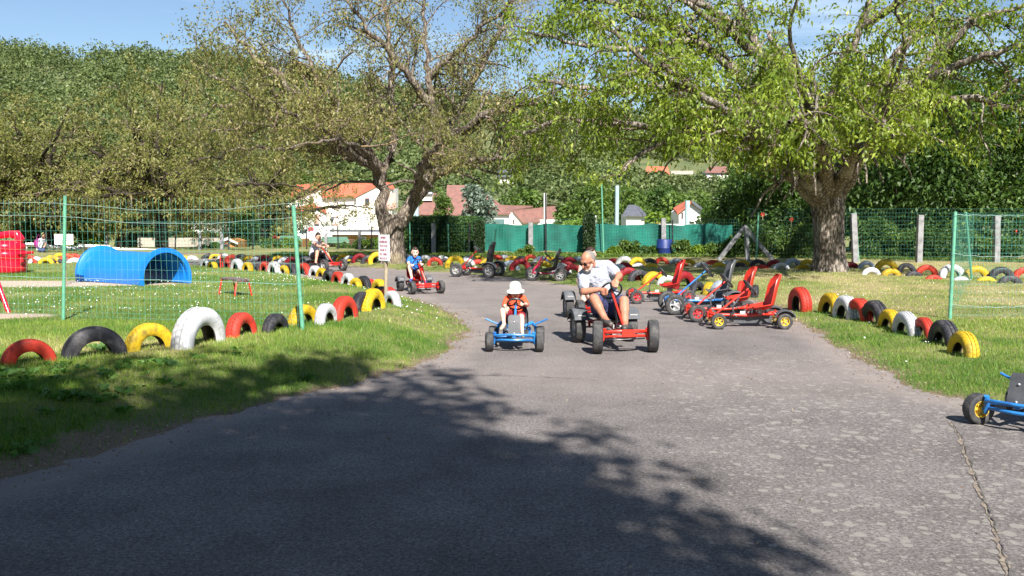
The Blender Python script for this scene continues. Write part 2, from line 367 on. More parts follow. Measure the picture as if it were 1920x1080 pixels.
# lichen blotches: round pale discs of mixed size
def blotch(scale, lo, hi, off):
    v = N(t, 'ShaderNodeTexVoronoi', Scale=scale); v.inputs['Randomness'].default_value = 1
    mpn = N(t, 'ShaderNodeMapping'); mpn.inputs['Location'].default_value = (off, off*2, 0)
    nn = N(t, 'ShaderNodeTexNoise', Scale=scale*2.2, Detail=3)
    mxv = N(t, 'ShaderNodeMixRGB'); mxv.inputs[0].default_value = .028*6/scale
    t.links.new(tcn.outputs['Object'], mpn.inputs['Vector']); t.links.new(mpn.outputs[0], nn.inputs['Vector']); t.links.new(mpn.outputs[0], mxv.inputs[1]); t.links.new(nn.outputs['Color'], mxv.inputs[2])
    t.links.new(mxv.outputs[0], v.inputs['Vector'])
    sep = N(t, 'ShaderNodeSeparateColor'); t.links.new(v.outputs['Color'], sep.inputs[0])
    # radius from the cell colour and the lichen attribute
    k = N(t, 'ShaderNodeMath', operation='MULTIPLY'); t.links.new(sep.outputs[0], k.inputs[0]); t.links.new(a2.outputs['Fac'], k.inputs[1])
    k2 = N(t, 'ShaderNodeMath', operation='MULTIPLY_ADD'); k2.inputs[1].default_value = hi; k2.inputs[2].default_value = lo; t.links.new(k.outputs[0], k2.inputs[0])
    lt = N(t, 'ShaderNodeMath', operation='SUBTRACT'); t.links.new(k2.outputs[0], lt.inputs[0]); t.links.new(v.outputs['Distance'], lt.inputs[1])
    mr = N(t, 'ShaderNodeMapRange'); mr.inputs[1].default_value = 0; mr.inputs[2].default_value = .06; t.links.new(lt.outputs[0], mr.inputs[0]); return mr
b1 = blotch(10, -.22, .72, 1.3); b2 = blotch(23, -.14, .66, 4.1)
mxm = N(t, 'ShaderNodeMath', operation='MAXIMUM'); t.links.new(b1.outputs[0], mxm.inputs[0]); t.links.new(b2.outputs[0], mxm.inputs[1])
mlf = N(t, 'ShaderNodeMath', operation='MULTIPLY'); mlf.inputs[1].default_value = .82; t.links.new(mxm.outputs[0], mlf.inputs[0])
ml = N(t, 'ShaderNodeMixRGB'); ml.inputs[2].default_value = (.26,.245,.225,1); t.links.new(mlf.outputs[0], ml.inputs[0]); t.links.new(mu.outputs[0], ml.inputs[1])
# dust
dn = N(t, 'ShaderNodeTexNoise', Scale=2.5, Detail=6, Roughness=.7); t.links.new(tcn.outputs['Object'], dn.inputs['Vector'])
dm = N(t, 'ShaderNodeMath', operation='MULTIPLY'); dm.use_clamp = True; t.links.new(dn.outputs['Fac'], dm.inputs[0]); t.links.new(a1.outputs['Fac'], dm.inputs[1])
md = N(t, 'ShaderNodeMixRGB'); md.inputs[2].default_value = (.25,.212,.195,1); t.links.new(dm.outputs[0], md.inputs[0]); t.links.new(ml.outputs[0], md.inputs[1])
# small pale stones
st = N(t, 'ShaderNodeMapRange'); st.inputs[1].default_value = .16; st.inputs[2].default_value = .26; st.inputs[3].default_value = .8; st.inputs[4].default_value = 0; t.links.new(stones.outputs['Distance'], st.inputs[0])
sp = N(t, 'ShaderNodeSeparateColor'); t.links.new(stones.outputs['Color'], sp.inputs[0]); gt = N(t, 'ShaderNodeMath', operation='GREATER_THAN'); gt.inputs[1].default_value = .86; t.links.new(sp.outputs[1], gt.inputs[0])
sm = N(t, 'ShaderNodeMath', operation='MULTIPLY'); t.links.new(st.outputs[0], sm.inputs[0]); t.links.new(gt.outputs[0], sm.inputs[1])
ms_ = N(t, 'ShaderNodeMixRGB'); ms_.inputs[2].default_value = (.48,.46,.45,1); t.links.new(sm.outputs[0], ms_.inputs[0]); t.links.new(md.outputs[0], ms_.inputs[1])
t.links.new(ms_.outputs[0], b.inputs['Base Color']); b.inputs['Roughness'].default_value = .88; b.inputs['Specular IOR Level'].default_value = .3
bp = N(t, 'ShaderNodeBump', Strength=.9, Distance=.008); t.links.new(fine.outputs['Fac'], bp.inputs['Height']); t.links.new(bp.outputs[0], b.inputs['Normal'])
M_ASPH = m
rx = axis_pts(-62, 17, -7, 7.5, .12, 1.06, 1.2); ry = axis_pts(-17, 42, 3.2, 20, .12, 1.06, .8)
RX, RY = np.meshgrid(rx, ry); RX = RX.ravel(); RY = RY.ravel(); rsd = road_sd(np.c_[RX, RY])
Fq = grid_faces(len(rx), len(ry)); keep = (rsd[Fq] < .35).all(1); Fq = Fq[keep]
used = np.unique(Fq); remap = np.zeros(len(RX), int); remap[used] = np.arange(len(used)); Fq = remap[Fq]; RX, RY, rsd = RX[used], RY[used], rsd[used]
RZ = .004+(fbm(RX, RY, .35, 30)-.5)*.0
dust = np.clip(1.5*sstep(-.55, -.05, rsd)+.75*np.exp(-((RY-9.8)/1.3)**2)*sstep(-1.5, 0, RX)+.7*sstep(11, 19, RY)+.5*sstep(15.5, 13.2, RY)*sstep(12.2, 13.2, RY)*0+.15, 0, 1.4)
lich = np.clip(.30+.95*sstep(.2, 2.6, RX)*sstep(13, 9.5, RY)*sstep(.2, -1.2, RX-5.2+0*RY)+.1*(fbm(RX, RY, .8, 40)-.5), 0, 1)
tag(nmesh('road', np.c_[RX, RY, RZ], Fq, M_ASPH, tint={'dust': dust, 'lichen': lich, 'patch': lich*0}, smooth=True), kind='structure')
# crack along the joint of the two asphalt areas, gravel-filled
ck = [(1782,792),(1800,822),(1808,850),(1822,885),(1835,925),(1852,965),(1868,1010),(1880,1050),(1892,1095),(1900,1150)]
pts = [zplane(x, y) for x, y in ck]; V = []; Fc = []
dense = []
for i in range(len(pts)-1):
    for k in range(8): dense.append(pts[i].lerp(pts[i+1], k/8))
def strip(pts, wid, z, jit, name, mat):
    V = []; Fc = []
    for i, p in enumerate(pts):
        d = (pts[min(i+1, len(pts)-1)]-pts[max(i-1, 0)]).normalized(); nrm = Vector((-d.y, d.x, 0)); w_ = wid*(.15+1.3*random.random()**1.6)
        off = nrm*(random.random()-.5)*jit
        V += [tuple(p+off-nrm*w_/2+Vector((0,0,z-p.z))), tuple(p+off+nrm*w_/2+Vector((0,0,z-p.z)))]
        if i: Fc.append((2*i-2, 2*i-1, 2*i+1, 2*i))
    me = MB(); me.v = V; me.f = Fc; me.m = [0]*len(Fc); return tag(me.build(name, mat, smooth=False), kind='structure')
M_GRAV = paint('crack_grit', (.25,.21,.165), (.08,.06,.05), .95, 30, .5, 90)
M_CRK = paint('crack_shadow', (.05,.045,.042), (.10,.09,.08), .95, 30, .5, 90)  # dark tone of the crack strips themselves
strip(dense, .032, .008, .02, 'road_joint_grit', M_GRAV)
strip([p+Vector((.014,0,0)) for p in dense], .010, .012, .016, 'road_joint_crack', M_CRK)
c2 = [zplane(x, y) for x, y in [(735,709),(800,706),(860,704),(960,706),(1020,708),(1075,711),(1130,716)]]
dn2 = []
for i in range(len(c2)-1):
    for k in range(6): dn2.append(c2[i].lerp(c2[i+1], k/6))
strip(dn2, .016, .008, .03, 'road_crack', M_CRK)

# ------------------------------------------------------------------ GRASS BLADES (stuff)
def blades(n, xr, yr, dens_fn, hmin, hmax, wid, seed):
    r = np.random.default_rng(seed)
    x = r.uniform(*xr, n); y = r.uniform(*yr, n)
    z, sd = terrain(x, y)
    vis = (np.abs(x) < y*.60+1.0)
    k = (r.random(n) < dens_fn(x, y)) & (sd > .03+.25*r.random(n)**2) & vis & (sandmask(x, y) < .35+.2*r.random(n)) & ((fbm(x, y, 2.4, 8)+r.random(n)*.5 > .55) | (sd > .35))
    wl = sstep(-1.6, -3.0, x)*sstep(8.4, 6.8, y)*sstep(.55, .3, sd+.3*(fbm(x, y, 3, 88)-.5)); k &= r.random(n) > wl*.85
    x, y, z, sd = x[k], y[k], z[k], sd[k]; n = len(x)
    d = dryness(x, y)
    tuft = fbm(x, y, 1.8, 50)
    h = r.uniform(hmin, hmax, n)*(.55+1.0*tuft)*(1-.35*d); a = r.uniform(0, 2*np.pi, n); lean = r.uniform(.1, .9, n)*h; la = r.uniform(0, 2*np.pi, n)
    w_ = wid*r.uniform(.6, 1.3, n)
    bx, by = np.cos(a)*w_/2, np.sin(a)*w_/2
    V = np.empty((n, 3, 3)); V[:, 0] = np.c_[x-bx, y-by, z-.01]; V[:, 1] = np.c_[x+bx, y+by, z-.01]; V[:, 2] = np.c_[x+np.cos(la)*lean, y+np.sin(la)*lean, z+h]
    tint = np.clip(d*.9+r.normal(0, .16, n)+.05, 0, 1)
    return V.reshape(-1, 3), np.arange(3*n).reshape(-1, 3), tint
M_GRASS = leafmat('grass_blades', (.06,.165,.020), (.27,.35,.06), .3, (.60,.50,.28))
V1, F1, T1_ = blades(330000, (-9, 0), (4.3, 12.5), lambda x, y: np.clip(1.35-y*.075, .3, 1), .022, .07, .0075, 1)
tag(nmesh('grass', V1, F1, M_GRASS, tint=T1_), 'short grass on the bank left of the road', kind='stuff')
V1, F1, T1_ = blades(150000, (2.5, 9.5), (6, 14), lambda x, y: np.clip(1.2-y*.06, .3, 1), .02, .065, .008, 2)
tag(nmesh('grass', V1, F1, M_GRASS, tint=T1_), 'short grass on the verge right of the road', kind='stuff')
V1, F1, T1_ = blades(420000, (-20, 18), (12, 34), lambda x, y: np.clip(1.3-y*.032, .2, 1), .02, .06, .014, 3)
tag(nmesh('grass', V1, F1, M_GRASS, tint=T1_), 'short grass of the far lawns', kind='stuff')
# daisies (stuff)
r = np.random.default_rng(5); n = 1900
x = np.r_[r.uniform(-9.5, -.5, n), r.uniform(3.5, 8.5, 130), r.uniform(3, 15, 500)]; y = np.r_[r.uniform(13, 26, n), r.uniform(7.5, 14, 130), r.uniform(14, 27, 500)]
z, sd = terrain(x, y); k = (sd > .3) & (fbm(x, y, .8, 60) > .47) & (r.random(len(x)) < .8); x, y, z = x[k], y[k], z[k]+.055; n = len(x)
s = r.uniform(.004, .0085, n); V = np.empty((n, 4, 3)); tl = r.normal(0, .3, (n, 2))
for i, (a, b_) in enumerate(((-1,-1),(1,-1),(1,1),(-1,1))): V[:, i] = np.c_[x+a*s, y+b_*s, z+(a*tl[:, 0]+(b_+.0)*(.8+tl[:, 1]))*s*.6]
tag(nmesh('daisies', V.reshape(-1, 3), np.arange(4*n).reshape(-1, 4), M_WHITE), 'small white daisies scattered over the lawn', kind='stuff')

# ------------------------------------------------------------------ leaves and trees
def leaf_quads(P, Dn, L, W, r, droop=.0):
    """rhombic leaves at P pointing along Dn"""
    n = len(P); Dn = Dn/(np.linalg.norm(Dn, axis=1, keepdims=True)+1e-9)
    rv = r.normal(size=(n, 3)); S = np.cross(Dn, rv); S /= (np.linalg.norm(S, axis=1, keepdims=True)+1e-9)
    L = (L*r.uniform(.65, 1.25, n))[:, None]; W = (W*r.uniform(.7, 1.25, n))[:, None]
    V = np.empty((n, 4, 3)); V[:, 0] = P; V[:, 1] = P+Dn*L*.45+S*W/2; V[:, 2] = P+Dn*L+np.array([0, 0, -1])*L*.25; V[:, 3] = P+Dn*L*.45-S*W/2
    return V.reshape(-1, 3)
def tubes_np(segs, sides=4):
    """segs: list of (pts array, radii array)"""
    VV = []; FF = []; base = 0
    for P, R in segs:
        P = np.asarray(P, float); n = len(P); T = np.gradient(P, axis=0); T /= (np.linalg.norm(T, axis=1, keepdims=True)+1e-9)
        up = np.where(np.abs(T[:, 2:3]) < .9, np.array([[0, 0, 1.]]), np.array([[0, 1., 0]]))
        A = np.cross(up, T); A /= (np.linalg.norm(A, axis=1, keepdims=True)+1e-9); B = np.cross(T, A)
        sd_ = sides if R[0] > .03 else 3
        if R[0] > .12: sd_ = 12
        an = np.arange(sd_)*2*np.pi/sd_
        V = P[:, None]+(A[:, None]*np.cos(an)[None, :, None]+B[:, None]*np.sin(an)[None, :, None])*np.asarray(R)[:, None, None]
        VV.append(V.reshape(-1, 3)); i = np.arange(n-1)[:, None]*sd_+np.arange(sd_)[None]; j = np.arange(n-1)[:, None]*sd_+(np.arange(sd_)[None]+1) % sd_
        FF.append(base+np.stack([i, j, j+sd_, i+sd_], -1).reshape(-1, 4)); base += n*sd_
    return np.concatenate(VV), np.concatenate(FF)
def resample(pts, step, r, wob):
    pts = np.asarray(pts, float); d = np.r_[0, np.cumsum(np.linalg.norm(np.diff(pts, axis=0), axis=1))]; n = max(3, int(d[-1]/step)+1); t = np.linspace(0, d[-1], n)
    # Catmull-like smoothing through dense linear then blur
    P = np.stack([np.interp(t, d, pts[:, i]) for i in range(3)], 1)
    for _ in range(2): P[1:-1] = (P[:-2]+2*P[1:-1]+P[2:])/4
    P[1:-1] += r.normal(0, wob, (n-2, 3)); return P
def grow(limbs, r, L1=(1.0, 2.4), s1=.45, L2=(.5, 1.1), s2=.3, L3=(.22, .5), s3=.2, droop=.12, start=.2, up=.15, min_out=0):
    segs = []; tips = []
    def child(P, R, spacing, Lr, rf, lvl, start):
        out = []; d = np.r_[0, np.cumsum(np.linalg.norm(np.diff(P, axis=0), axis=1))]; tot = d[-1]; t = tot*start+r.uniform(0, spacing)
        while t < tot:
            p = np.array([np.interp(t, d, P[:, i]) for i in range(3)]); i = min(len(P)-2, int(np.searchsorted(d, t))-1); i = max(i, 0)
            T = P[i+1]-P[i]; T = T/(np.linalg.norm(T)+1e-9); rv = r.normal(size=3); rv -= rv.dot(T)*T; rv /= np.linalg.norm(rv)+1e-9
            dr = T*r.uniform(.2, .9)+rv*.9+np.array([0, 0, up]); dr /= np.linalg.norm(dr)
            fr = t/tot; ln = r.uniform(*Lr)*(1-.35*fr); rr = min(np.interp(t, d, R)*rf, Lr[1]*.022+.004)
            k = 5 if lvl < 3 else 3; q = [p]; dd = dr.copy()
            for _ in range(k):
                dd = dd+r.normal(0, .22, 3)+np.array([0, 0, -droop]); dd /= np.linalg.norm(dd); q.append(q[-1]+dd*ln/k)
            q = np.array(q); rad_ = np.linspace(rr, rr*.35, len(q)); out.append((q, rad_)); t += spacing*r.uniform(.6, 1.4)
        return out
    for P, R in limbs:
        segs.append((P, R))
        l1 = child(P, R, s1, L1, .45, 1, start); l1.append((P[-4:], R[-4:]))
        for a in l1:
            segs.append(a) if a[0] is not P else None
            l2 = child(a[0], a[1], s2, L2, .5, 2, .15)
            for b_ in l2:
                segs.append(b_); l3 = child(b_[0], b_[1], s3, L3, .5, 3, .1); segs += l3; tips += l3; tips.append(b_)
    return segs, tips
def leaves_on(tips, per, L, W, r, spread=.10, down=.5, frac=1.):
    P = []; D = []
    for q, _ in tips:
        if r.random() > frac: continue
        n = r.poisson(per)
        if n == 0: continue
        t = r.uniform(.25, 1, n)*(len(q)-1); i = np.minimum(t.astype(int), len(q)-2); f = (t-i)[:, None]
        p = q[i]*(1-f)+q[i+1]*f; T = q[-1]-q[0]; T = T/(np.linalg.norm(T)+1e-9)
        d = r.normal(size=(n, 3))*.75+T*.6+np.array([0, 0, -down]); P.append(p+r.normal(0, spread, (n, 3))); D.append(d)
    P = np.concatenate(P); D = np.concatenate(D)
    return P, D
def bark_mat(name, a, b_, lichen=None, scale=5):
    m, t, bs = newmat(name)
    tcn = N(t, 'ShaderNodeTexCoord'); mpn = N(t, 'ShaderNodeMapping'); mpn.inputs['Scale'].default_value = (1, 1, .28); t.links.new(tcn.outputs['Object'], mpn.inputs['Vector'])
    n1 = N(t, 'ShaderNodeTexNoise', Scale=scale*3, Detail=8, Roughness=.75); v = N(t, 'ShaderNodeTexVoronoi', Scale=scale*2.6, feature='DISTANCE_TO_EDGE'); n2 = N(t, 'ShaderNodeTexNoise', Scale=1.6, Detail=5)
    ad = N(t, 'ShaderNodeMixRGB'); ad.inputs[0].default_value = .12; t.links.new(mpn.outputs[0], ad.inputs[1]); t.links.new(n1.outputs['Color'], ad.inputs[2]); t.links.new(ad.outputs[0], v.inputs['Vector'])
    t.links.new(mpn.outputs[0], n1.inputs['Vector']); t.links.new(tcn.outputs['Object'], n2.inputs['Vector'])
    rp = N(t, 'ShaderNodeValToRGB'); e = rp.color_ramp.elements; e[0].position = .02; e[0].color = c4(tuple(c*.35 for c in b_)); e[1].position = .35; e[1].color = c4(a); x = e.new(.12); x.color = c4(b_)
    mu = N(t, 'ShaderNodeMath', operation='MULTIPLY'); t.links.new(v.outputs['Distance'], mu.inputs[0]); mu.inputs[1].default_value = 2.2
    m3 = N(t, 'ShaderNodeMath', operation='MULTIPLY'); t.links.new(mu.outputs[0], m3.inputs[0]); t.links.new(n1.outputs['Fac'], m3.inputs[1]); t.links.new(m3.outputs[0], rp.inputs[0])
    mm = N(t, 'ShaderNodeMixRGB'); mm.inputs[2].default_value = c4(lichen or b_); rr = N(t, 'ShaderNodeMapRange'); rr.inputs[1].default_value = .55; rr.inputs[2].default_value = .7; rr.inputs[4].default_value = .6
    t.links.new(n2.outputs['Fac'], rr.inputs[0]); t.links.new(rr.outputs[0], mm.inputs[0]); t.links.new(rp.outputs[0], mm.inputs[1]); t.links.new(mm.outputs[0], bs.inputs['Base Color'])
    bs.inputs['Roughness'].default_value = .95; bs.inputs['Specular IOR Level'].default_value = .15
    bp = N(t, 'ShaderNodeBump', Strength=1, Distance=.05); t.links.new(m3.outputs[0], bp.inputs['Height']); t.links.new(bp.outputs[0], bs.inputs['Normal'])
    return m
BARK1 = bark_mat('walnut_bark', (.47,.41,.36), (.21,.17,.14), (.42,.39,.35))
BARK2 = bark_mat('lichened_bark', (.36,.31,.26), (.18,.145,.12), (.36,.29,.16))
BARKT = bark_mat('twig_bark', (.50,.41,.31), (.30,.23,.17), (.55,.36,.14), 9)
BARKD = bark_mat('dark_bark', (.09,.075,.06), (.05,.04,.03), (.11,.09,.07))
L_T1 = leafmat('walnut_leaf', (.06,.115,.014), (.25,.32,.04), .42, (.46,.52,.12))
L_T2 = leafmat('olive_leaf', (.10,.12,.025), (.24,.23,.07), .35, (.36,.30,.15))
L_T3 = leafmat('olive_green_leaf', (.09,.11,.022), (.22,.22,.06), .35, (.36,.31,.15))
L_DK = leafmat('dark_green_leaf', (.022,.055,.012), (.085,.15,.028), .3, (.19,.27,.055))
L_MD = leafmat('mid_green_leaf', (.04,.075,.015), (.12,.19,.035), .3, (.22,.30,.06))
L_BR = leafmat('bright_green_leaf', (.08,.14,.018), (.2,.30,.04), .35, (.3,.4,.07))
L_HILL = leafmat('hill_woods_leaf', (.055,.085,.028), (.135,.175,.055), .2, (.22,.25,.10))
L_CON = leafmat('blue_conifer_leaf', (.06,.09,.06), (.16,.21,.16), .1, (.3,.36,.3))
L_YEL = leafmat('golden_leaf', (.22,.20,.03), (.5,.4,.05), .3)
L_IVY = leafmat('ivy_leaf', (.012,.028,.010), (.03,.06,.016), .15)

def tree_object(name, base, trunk_pts, trunk_r, limbs, r, leaf, bark, per, L, W, label, group=None, frac=1., tw=None, kink=True, twigmat=None, wob=.03, cull=None, **kw):
    root = empty(name, base, 0, label, 'tree', group); B = np.array(base)
    tp = resample(np.array(trunk_pts)-B, .25, r, .0); tr = np.interp(np.linspace(0, 1, len(tp)), np.linspace(0, 1, len(trunk_r)), trunk_r)
    # knobbly trunk: high-resolution skin with flutes
    sides = 48; V = []; an = np.arange(sides)*2*np.pi/sides
    for i, p in enumerate(tp):
        rr = tr[i]*(1+.05*np.sin(an*5+i*.25)+.04*np.sin(an*9-i*.4)+.03*r.normal(size=sides)*.6); V.append(np.c_[p[0]+np.cos(an)*rr, p[1]+np.sin(an)*rr, np.full(sides, p[2])])
    i = np.arange(len(tp)-1)[:, None]*sides+np.arange(sides)[None]; j = np.arange(len(tp)-1)[:, None]*sides+(np.arange(sides)[None]+1) % sides
    nmesh('trunk', np.concatenate(V), np.stack([i, j, j+sides, i+sides], -1).reshape(-1, 4), bark, root, smooth=True)
    LL = []
    for pts, r0, r1 in limbs:
        P = resample(np.array([np.array(p) for p in pts])-B, .3, r, wob); R = np.linspace(r0, r1, len(P))**1.0; R = r1+(r0-r1)*(1-np.linspace(0, 1, len(P)))**1.2; LL.append((P, R))
    segs, tips = grow(LL, r, **kw)
    if cull:
        tips = [q for q in tips if cull(q[0][-1]+B)]; segs = [q for q in segs if q[1][0] > .05 or cull(q[0][-1]+B)]
    big = [s for s in segs if s[1][0] > .035]; small = [s for s in segs if s[1][0] <= .035]
    V, Fq = tubes_np(big, 6); nmesh('branches', V, Fq, bark, root, smooth=True)
    V, Fq = tubes_np(small, 4); nmesh('twigs', V, Fq, twigmat or bark, root, smooth=True)
    P, D = leaves_on(tips, per, L, W, r, frac=frac); V = leaf_quads(P, D, L, W, r); n = len(P)
    cl = vnoise(P[:, 0]+P[:, 2]*.7, P[:, 1]+P[:, 2], .9, 3)
    tint = np.clip(.15+.7*cl+r.normal(0, .2, n), 0, 1)
    nmesh('crown', V, np.arange(4*n).reshape(-1, 4), leaf, root, tint=tint)
    print(name, 'leaves', n, 'segs', len(segs))
    return root
def A(px, py, y): return tuple(at(px, py, y))
# T1: the big walnut right of the parked karts
r = np.random.default_rng(101); b0 = gnd(1557, 508); D1 = b0.y
d = D1
trunk = [A(1557, 512, d), A(1556, 470, d), A(1554, 420, d), A(1552, 385, d), A(1550, 352, d)]
limbs = [
 ([A(1540,385,d),A(1508,345,d-.3),A(1470,290,d-1),A(1425,230,d-1.8),A(1370,180,d-2.6),A(1270,160,d-3.6),A(1130,175,d-4.5),A(1020,150,d-5)], .27,.04),
 ([A(1545,370,d),A(1515,300,d-.5),A(1480,215,d-.8),A(1430,110,d-1),A(1395,30,d-1.2),A(1370,-60,d-1.3)], .25,.05),
 ([A(1552,370,d),A(1545,290,d-.8),A(1555,200,d-1.2),A(1575,120,d-1.6),A(1620,50,d-2),A(1640,-60,d-2.4)], .27,.05),
 ([A(1565,365,d),A(1592,280,d-.6),A(1628,180,d-1),A(1690,90,d-1.4),A(1770,10,d-1.6),A(1820,-80,d-2)], .26,.05),
 ([A(1570,360,d+.2),A(1625,270,d-.8),A(1690,205,d-2.2),A(1760,185,d-3.2),A(1850,190,d-4.2),A(1960,215,d-5)], .27,.05),
 ([A(1568,370,d+.2),A(1640,240,d-1.5),A(1740,150,d-3),A(1830,105,d-4),A(1960,80,d-5)], .26,.05),
 ([A(1530,372,d),A(1500,340,d-.5),A(1440,275,d-1.8),A(1370,235,d-3),A(1290,240,d-4.4),A(1210,280,d-5.4),A(1160,330,d-5.8)], .26,.035),
 ([A(1540,372,d-.3),A(1500,310,d-2),A(1420,240,d-4),A(1330,190,d-5.5),A(1240,120,d-7)], .24,.04),
 ([A(1550,360,d-.3),A(1545,290,d-2),A(1520,240,d-4),A(1490,215,d-6),A(1480,230,d-7.6)], .24,.04),
 ([A(1560,360,d-.3),A(1600,290,d-2),A(1640,240,d-3.8),A(1660,225,d-5.4),A(1675,260,d-6.4)], .22,.04),
 ([A(1550,360,d+.4),A(1540,260,d+2),A(1500,150,d+4),A(1440,60,d+6)], .26,.06),
 ([A(1560,360,d+.4),A(1620,240,d+2.4),A(1720,130,d+4.4),A(1800,40,d+6)], .26,.06),
 ([A(1470,290,d-1),A(1400,150,d-1.4),A(1300,70,d-2),A(1180,20,d-3),A(1080,-20,d-3.6)], .2,.05),
 ([A(1370,180,d-2.6),A(1290,230,d-3.2),A(1180,240,d-4),A(1060,220,d-4.8),A(980,250,d-5.2)], .13,.03),
 ([A(1430,110,d-1),A(1340,40,d-2),A(1220,-40,d-3)], .14,.04),
 ([A(1850,190,d-4.2),A(1900,150,d-4.6),A(1990,140,d-5)], .1,.03),
 ([A(1400,60,d-1.2),A(1300,0,d-2.2),A(1180,-40,d-3.4),A(1060,-50,d-4)], .12,.03),
 ([A(1300,70,d-2),A(1200,95,d-3),A(1090,85,d-4),A(990,60,d-4.6)], .1,.03),
 ([A(1620,50,d-2),A(1700,-10,d-3),A(1800,-20,d-4)], .12,.03),
 ([A(1740,150,d-3),A(1800,50,d-3.8),A(1900,10,d-4.4),A(1990,0,d-5)], .12,.03),
 ([A(1545,290,d-2),A(1500,150,d-3.6),A(1480,60,d-4.6),A(1500,-20,d-5)], .13,.03),
 ([A(1330,190,d-5.5),A(1250,150,d-6.4),A(1150,60,d-7),A(1080,20,d-7.4)], .1,.03),
 ([A(1600,290,d-2),A(1680,150,d-4.4),A(1700,80,d-5.2),A(1680,0,d-5.8)], .12,.03),
]
tree_object('walnut_tree', b0, trunk, [.52,.43,.40,.40,.44,.32], limbs, r, L_T1, BARK1, 12.5, .118, .053, 'big walnut tree with bright green leaves and thick bare trunk, right of the parked karts', twigmat=BARKT,
  L1=(.9, 2.4), s1=.31, L2=(.45, 1.05), s2=.27, L3=(.2, .45), s3=.22, droop=.14, start=.2, up=.12, frac=.95,
  cull=lambda p: p[2] > (3.25 if abs(p[0]-b0.x) < 1.6 else 2.75 if p[0] > b0.x-6.5 else 2.3) and not (232 < p[0]/p[1]*F < 415 and p[2]-CAMH > 0 and (p[2]-CAMH)/p[1]*F < 98))
# T2: forked tree left of centre
r = np.random.default_rng(102); b0 = gnd(737, 492); d = b0.y
trunk = [A(738, 497, d), A(737, 470, d), A(735, 445, d), A(733, 420, d), A(733, 402, d)]
limbs = [
 ([A(728,430,d),A(716,390,d),A(712,350,d),A(706,310,d),A(680,260,d-1),A(640,215,d-1.6),A(600,150,d-2),A(560,80,d-2.4),A(530,0,d-2.6)], .22,.032),
 ([A(740,430,d),A(762,400,d),A(785,360,d),A(810,320,d-.2),A(825,270,d-.4),A(806,190,d-.5),A(800,110,d-.5),A(790,-30,d-.6)], .26,.04),
 ([A(712,345,d),A(730,300,d),A(738,240,d+.6),A(735,150,d+1),A(728,50,d+1.2),A(720,-60,d+1.4)], .19,.05),
 ([A(790,350,d),A(845,305,d-.8),A(900,302,d-1.6),A(960,290,d-2.6),A(1020,300,d-3.4)], .2,.04),
 ([A(825,270,d-.4),A(870,240,d-1),A(930,205,d-1.8),A(1000,190,d-2.6),A(1070,200,d-3)], .18,.04),
 ([A(815,300,d),A(850,220,d+1),A(900,130,d+2),A(950,40,d+2.6),A(980,-50,d+3)], .2,.05),
 ([A(711,330,d),A(680,285,d-1),A(630,250,d-2.4),A(560,238,d-3.6),A(480,230,d-5),A(400,245,d-5.8)], .12,.025),
 ([A(708,320,d),A(660,290,d-2),A(600,240,d-3.8),A(520,200,d-5),A(430,160,d-6),A(360,120,d-6.4)], .13,.025),
 ([A(710,325,d-.2),A(690,285,d-2),A(640,262,d-4.4),A(590,262,d-6),A(530,280,d-7)], .12,.025),
 ([A(640,215,d-1.6),A(560,180,d-2.4),A(480,110,d-3),A(420,40,d-3.4)], .15,.035),
 ([A(800,150,d-.5),A(850,100,d-1),A(900,60,d-1.4),A(960,0,d-1.8)], .12,.04),
 ([A(803,190,d-.5),A(760,130,d-1.2),A(700,70,d-2),A(640,-10,d-2.6)], .14,.04),
 ([A(780,365,d-.2),A(790,320,d-2),A(800,290,d-4),A(830,270,d-5.6)], .17,.035),
 ([A(709,320,d-.1),A(650,290,d-1),A(560,280,d-2),A(470,275,d-3),A(370,300,d-3.6)], .11,.025),
 ([A(640,215,d-1.6),A(560,230,d-1.6),A(480,190,d-2),A(400,200,d-2),A(330,230,d-2.4)], .14,.03),
]
tree_object('forked_walnut_tree', b0, trunk, [.47,.37,.36,.42,.48], limbs, r, L_T2, BARK2, 8.0, .10, .045, 'forked lichened walnut tree with sparse olive leaves behind the white sign', twigmat=BARKT,
  L1=(1.1, 2.7), s1=.28, L2=(.5, 1.2), s2=.23, L3=(.25, .6), s3=.19, droop=.04, start=.2, up=.22, frac=.95, wob=.05,
  cull=lambda p: p[2] > (3.9 if abs(p[0]-b0.x) < 1.5 else 2.95 if p[0] > b0.x-4.5 else 2.2))
# T3..: row of olive-green walnuts at the left (one built, the others copied)
def copy_tree(root, loc, rz, sc, label, group=None):
    c = root.copy(); COL.objects.link(c); c.location = loc; c.rotation_euler = (0, 0, rz); c.scale = sc; c['label'] = label
    if group: c['group'] = group
    for ch in root.children:
        k = ch.copy(); COL.objects.link(k); k.parent = c
        for g_ in ch.children:
            q = g_.copy(); COL.objects.link(q); q.parent = k
    return c
r = np.random.default_rng(103); b0 = gnd(303, 486); b0.y = 44; b0 = at(303, 478, 44); b0.z = tz(b0.x, b0.y)
def rlimbs(b0, n, r, h0=1.9, reach=6.5, top=8.0, r0=.2):
    L = []
    for i in range(n):
        a = 2*math.pi*i/n+r.uniform(-.3, .3); f = (i % 3)/2.; rc = reach*(1-.75*f)*r.uniform(.85, 1.15); hh = top*(.42+.58*f)*r.uniform(.9, 1.05)
        q = [(b0[0], b0[1], b0[2]+h0)]
        for k in (.25, .5, .75, 1.): q.append((b0[0]+math.cos(a+.3*k)*rc*k, b0[1]+math.sin(a+.3*k)*rc*k, b0[2]+h0+(hh-h0)*(k**.65 if f > .2 else math.sin(k*2.2)/.95*.9)))
        L.append((q, r0, .03))
    return L
WG = 'olive walnut trees in a row at the left'
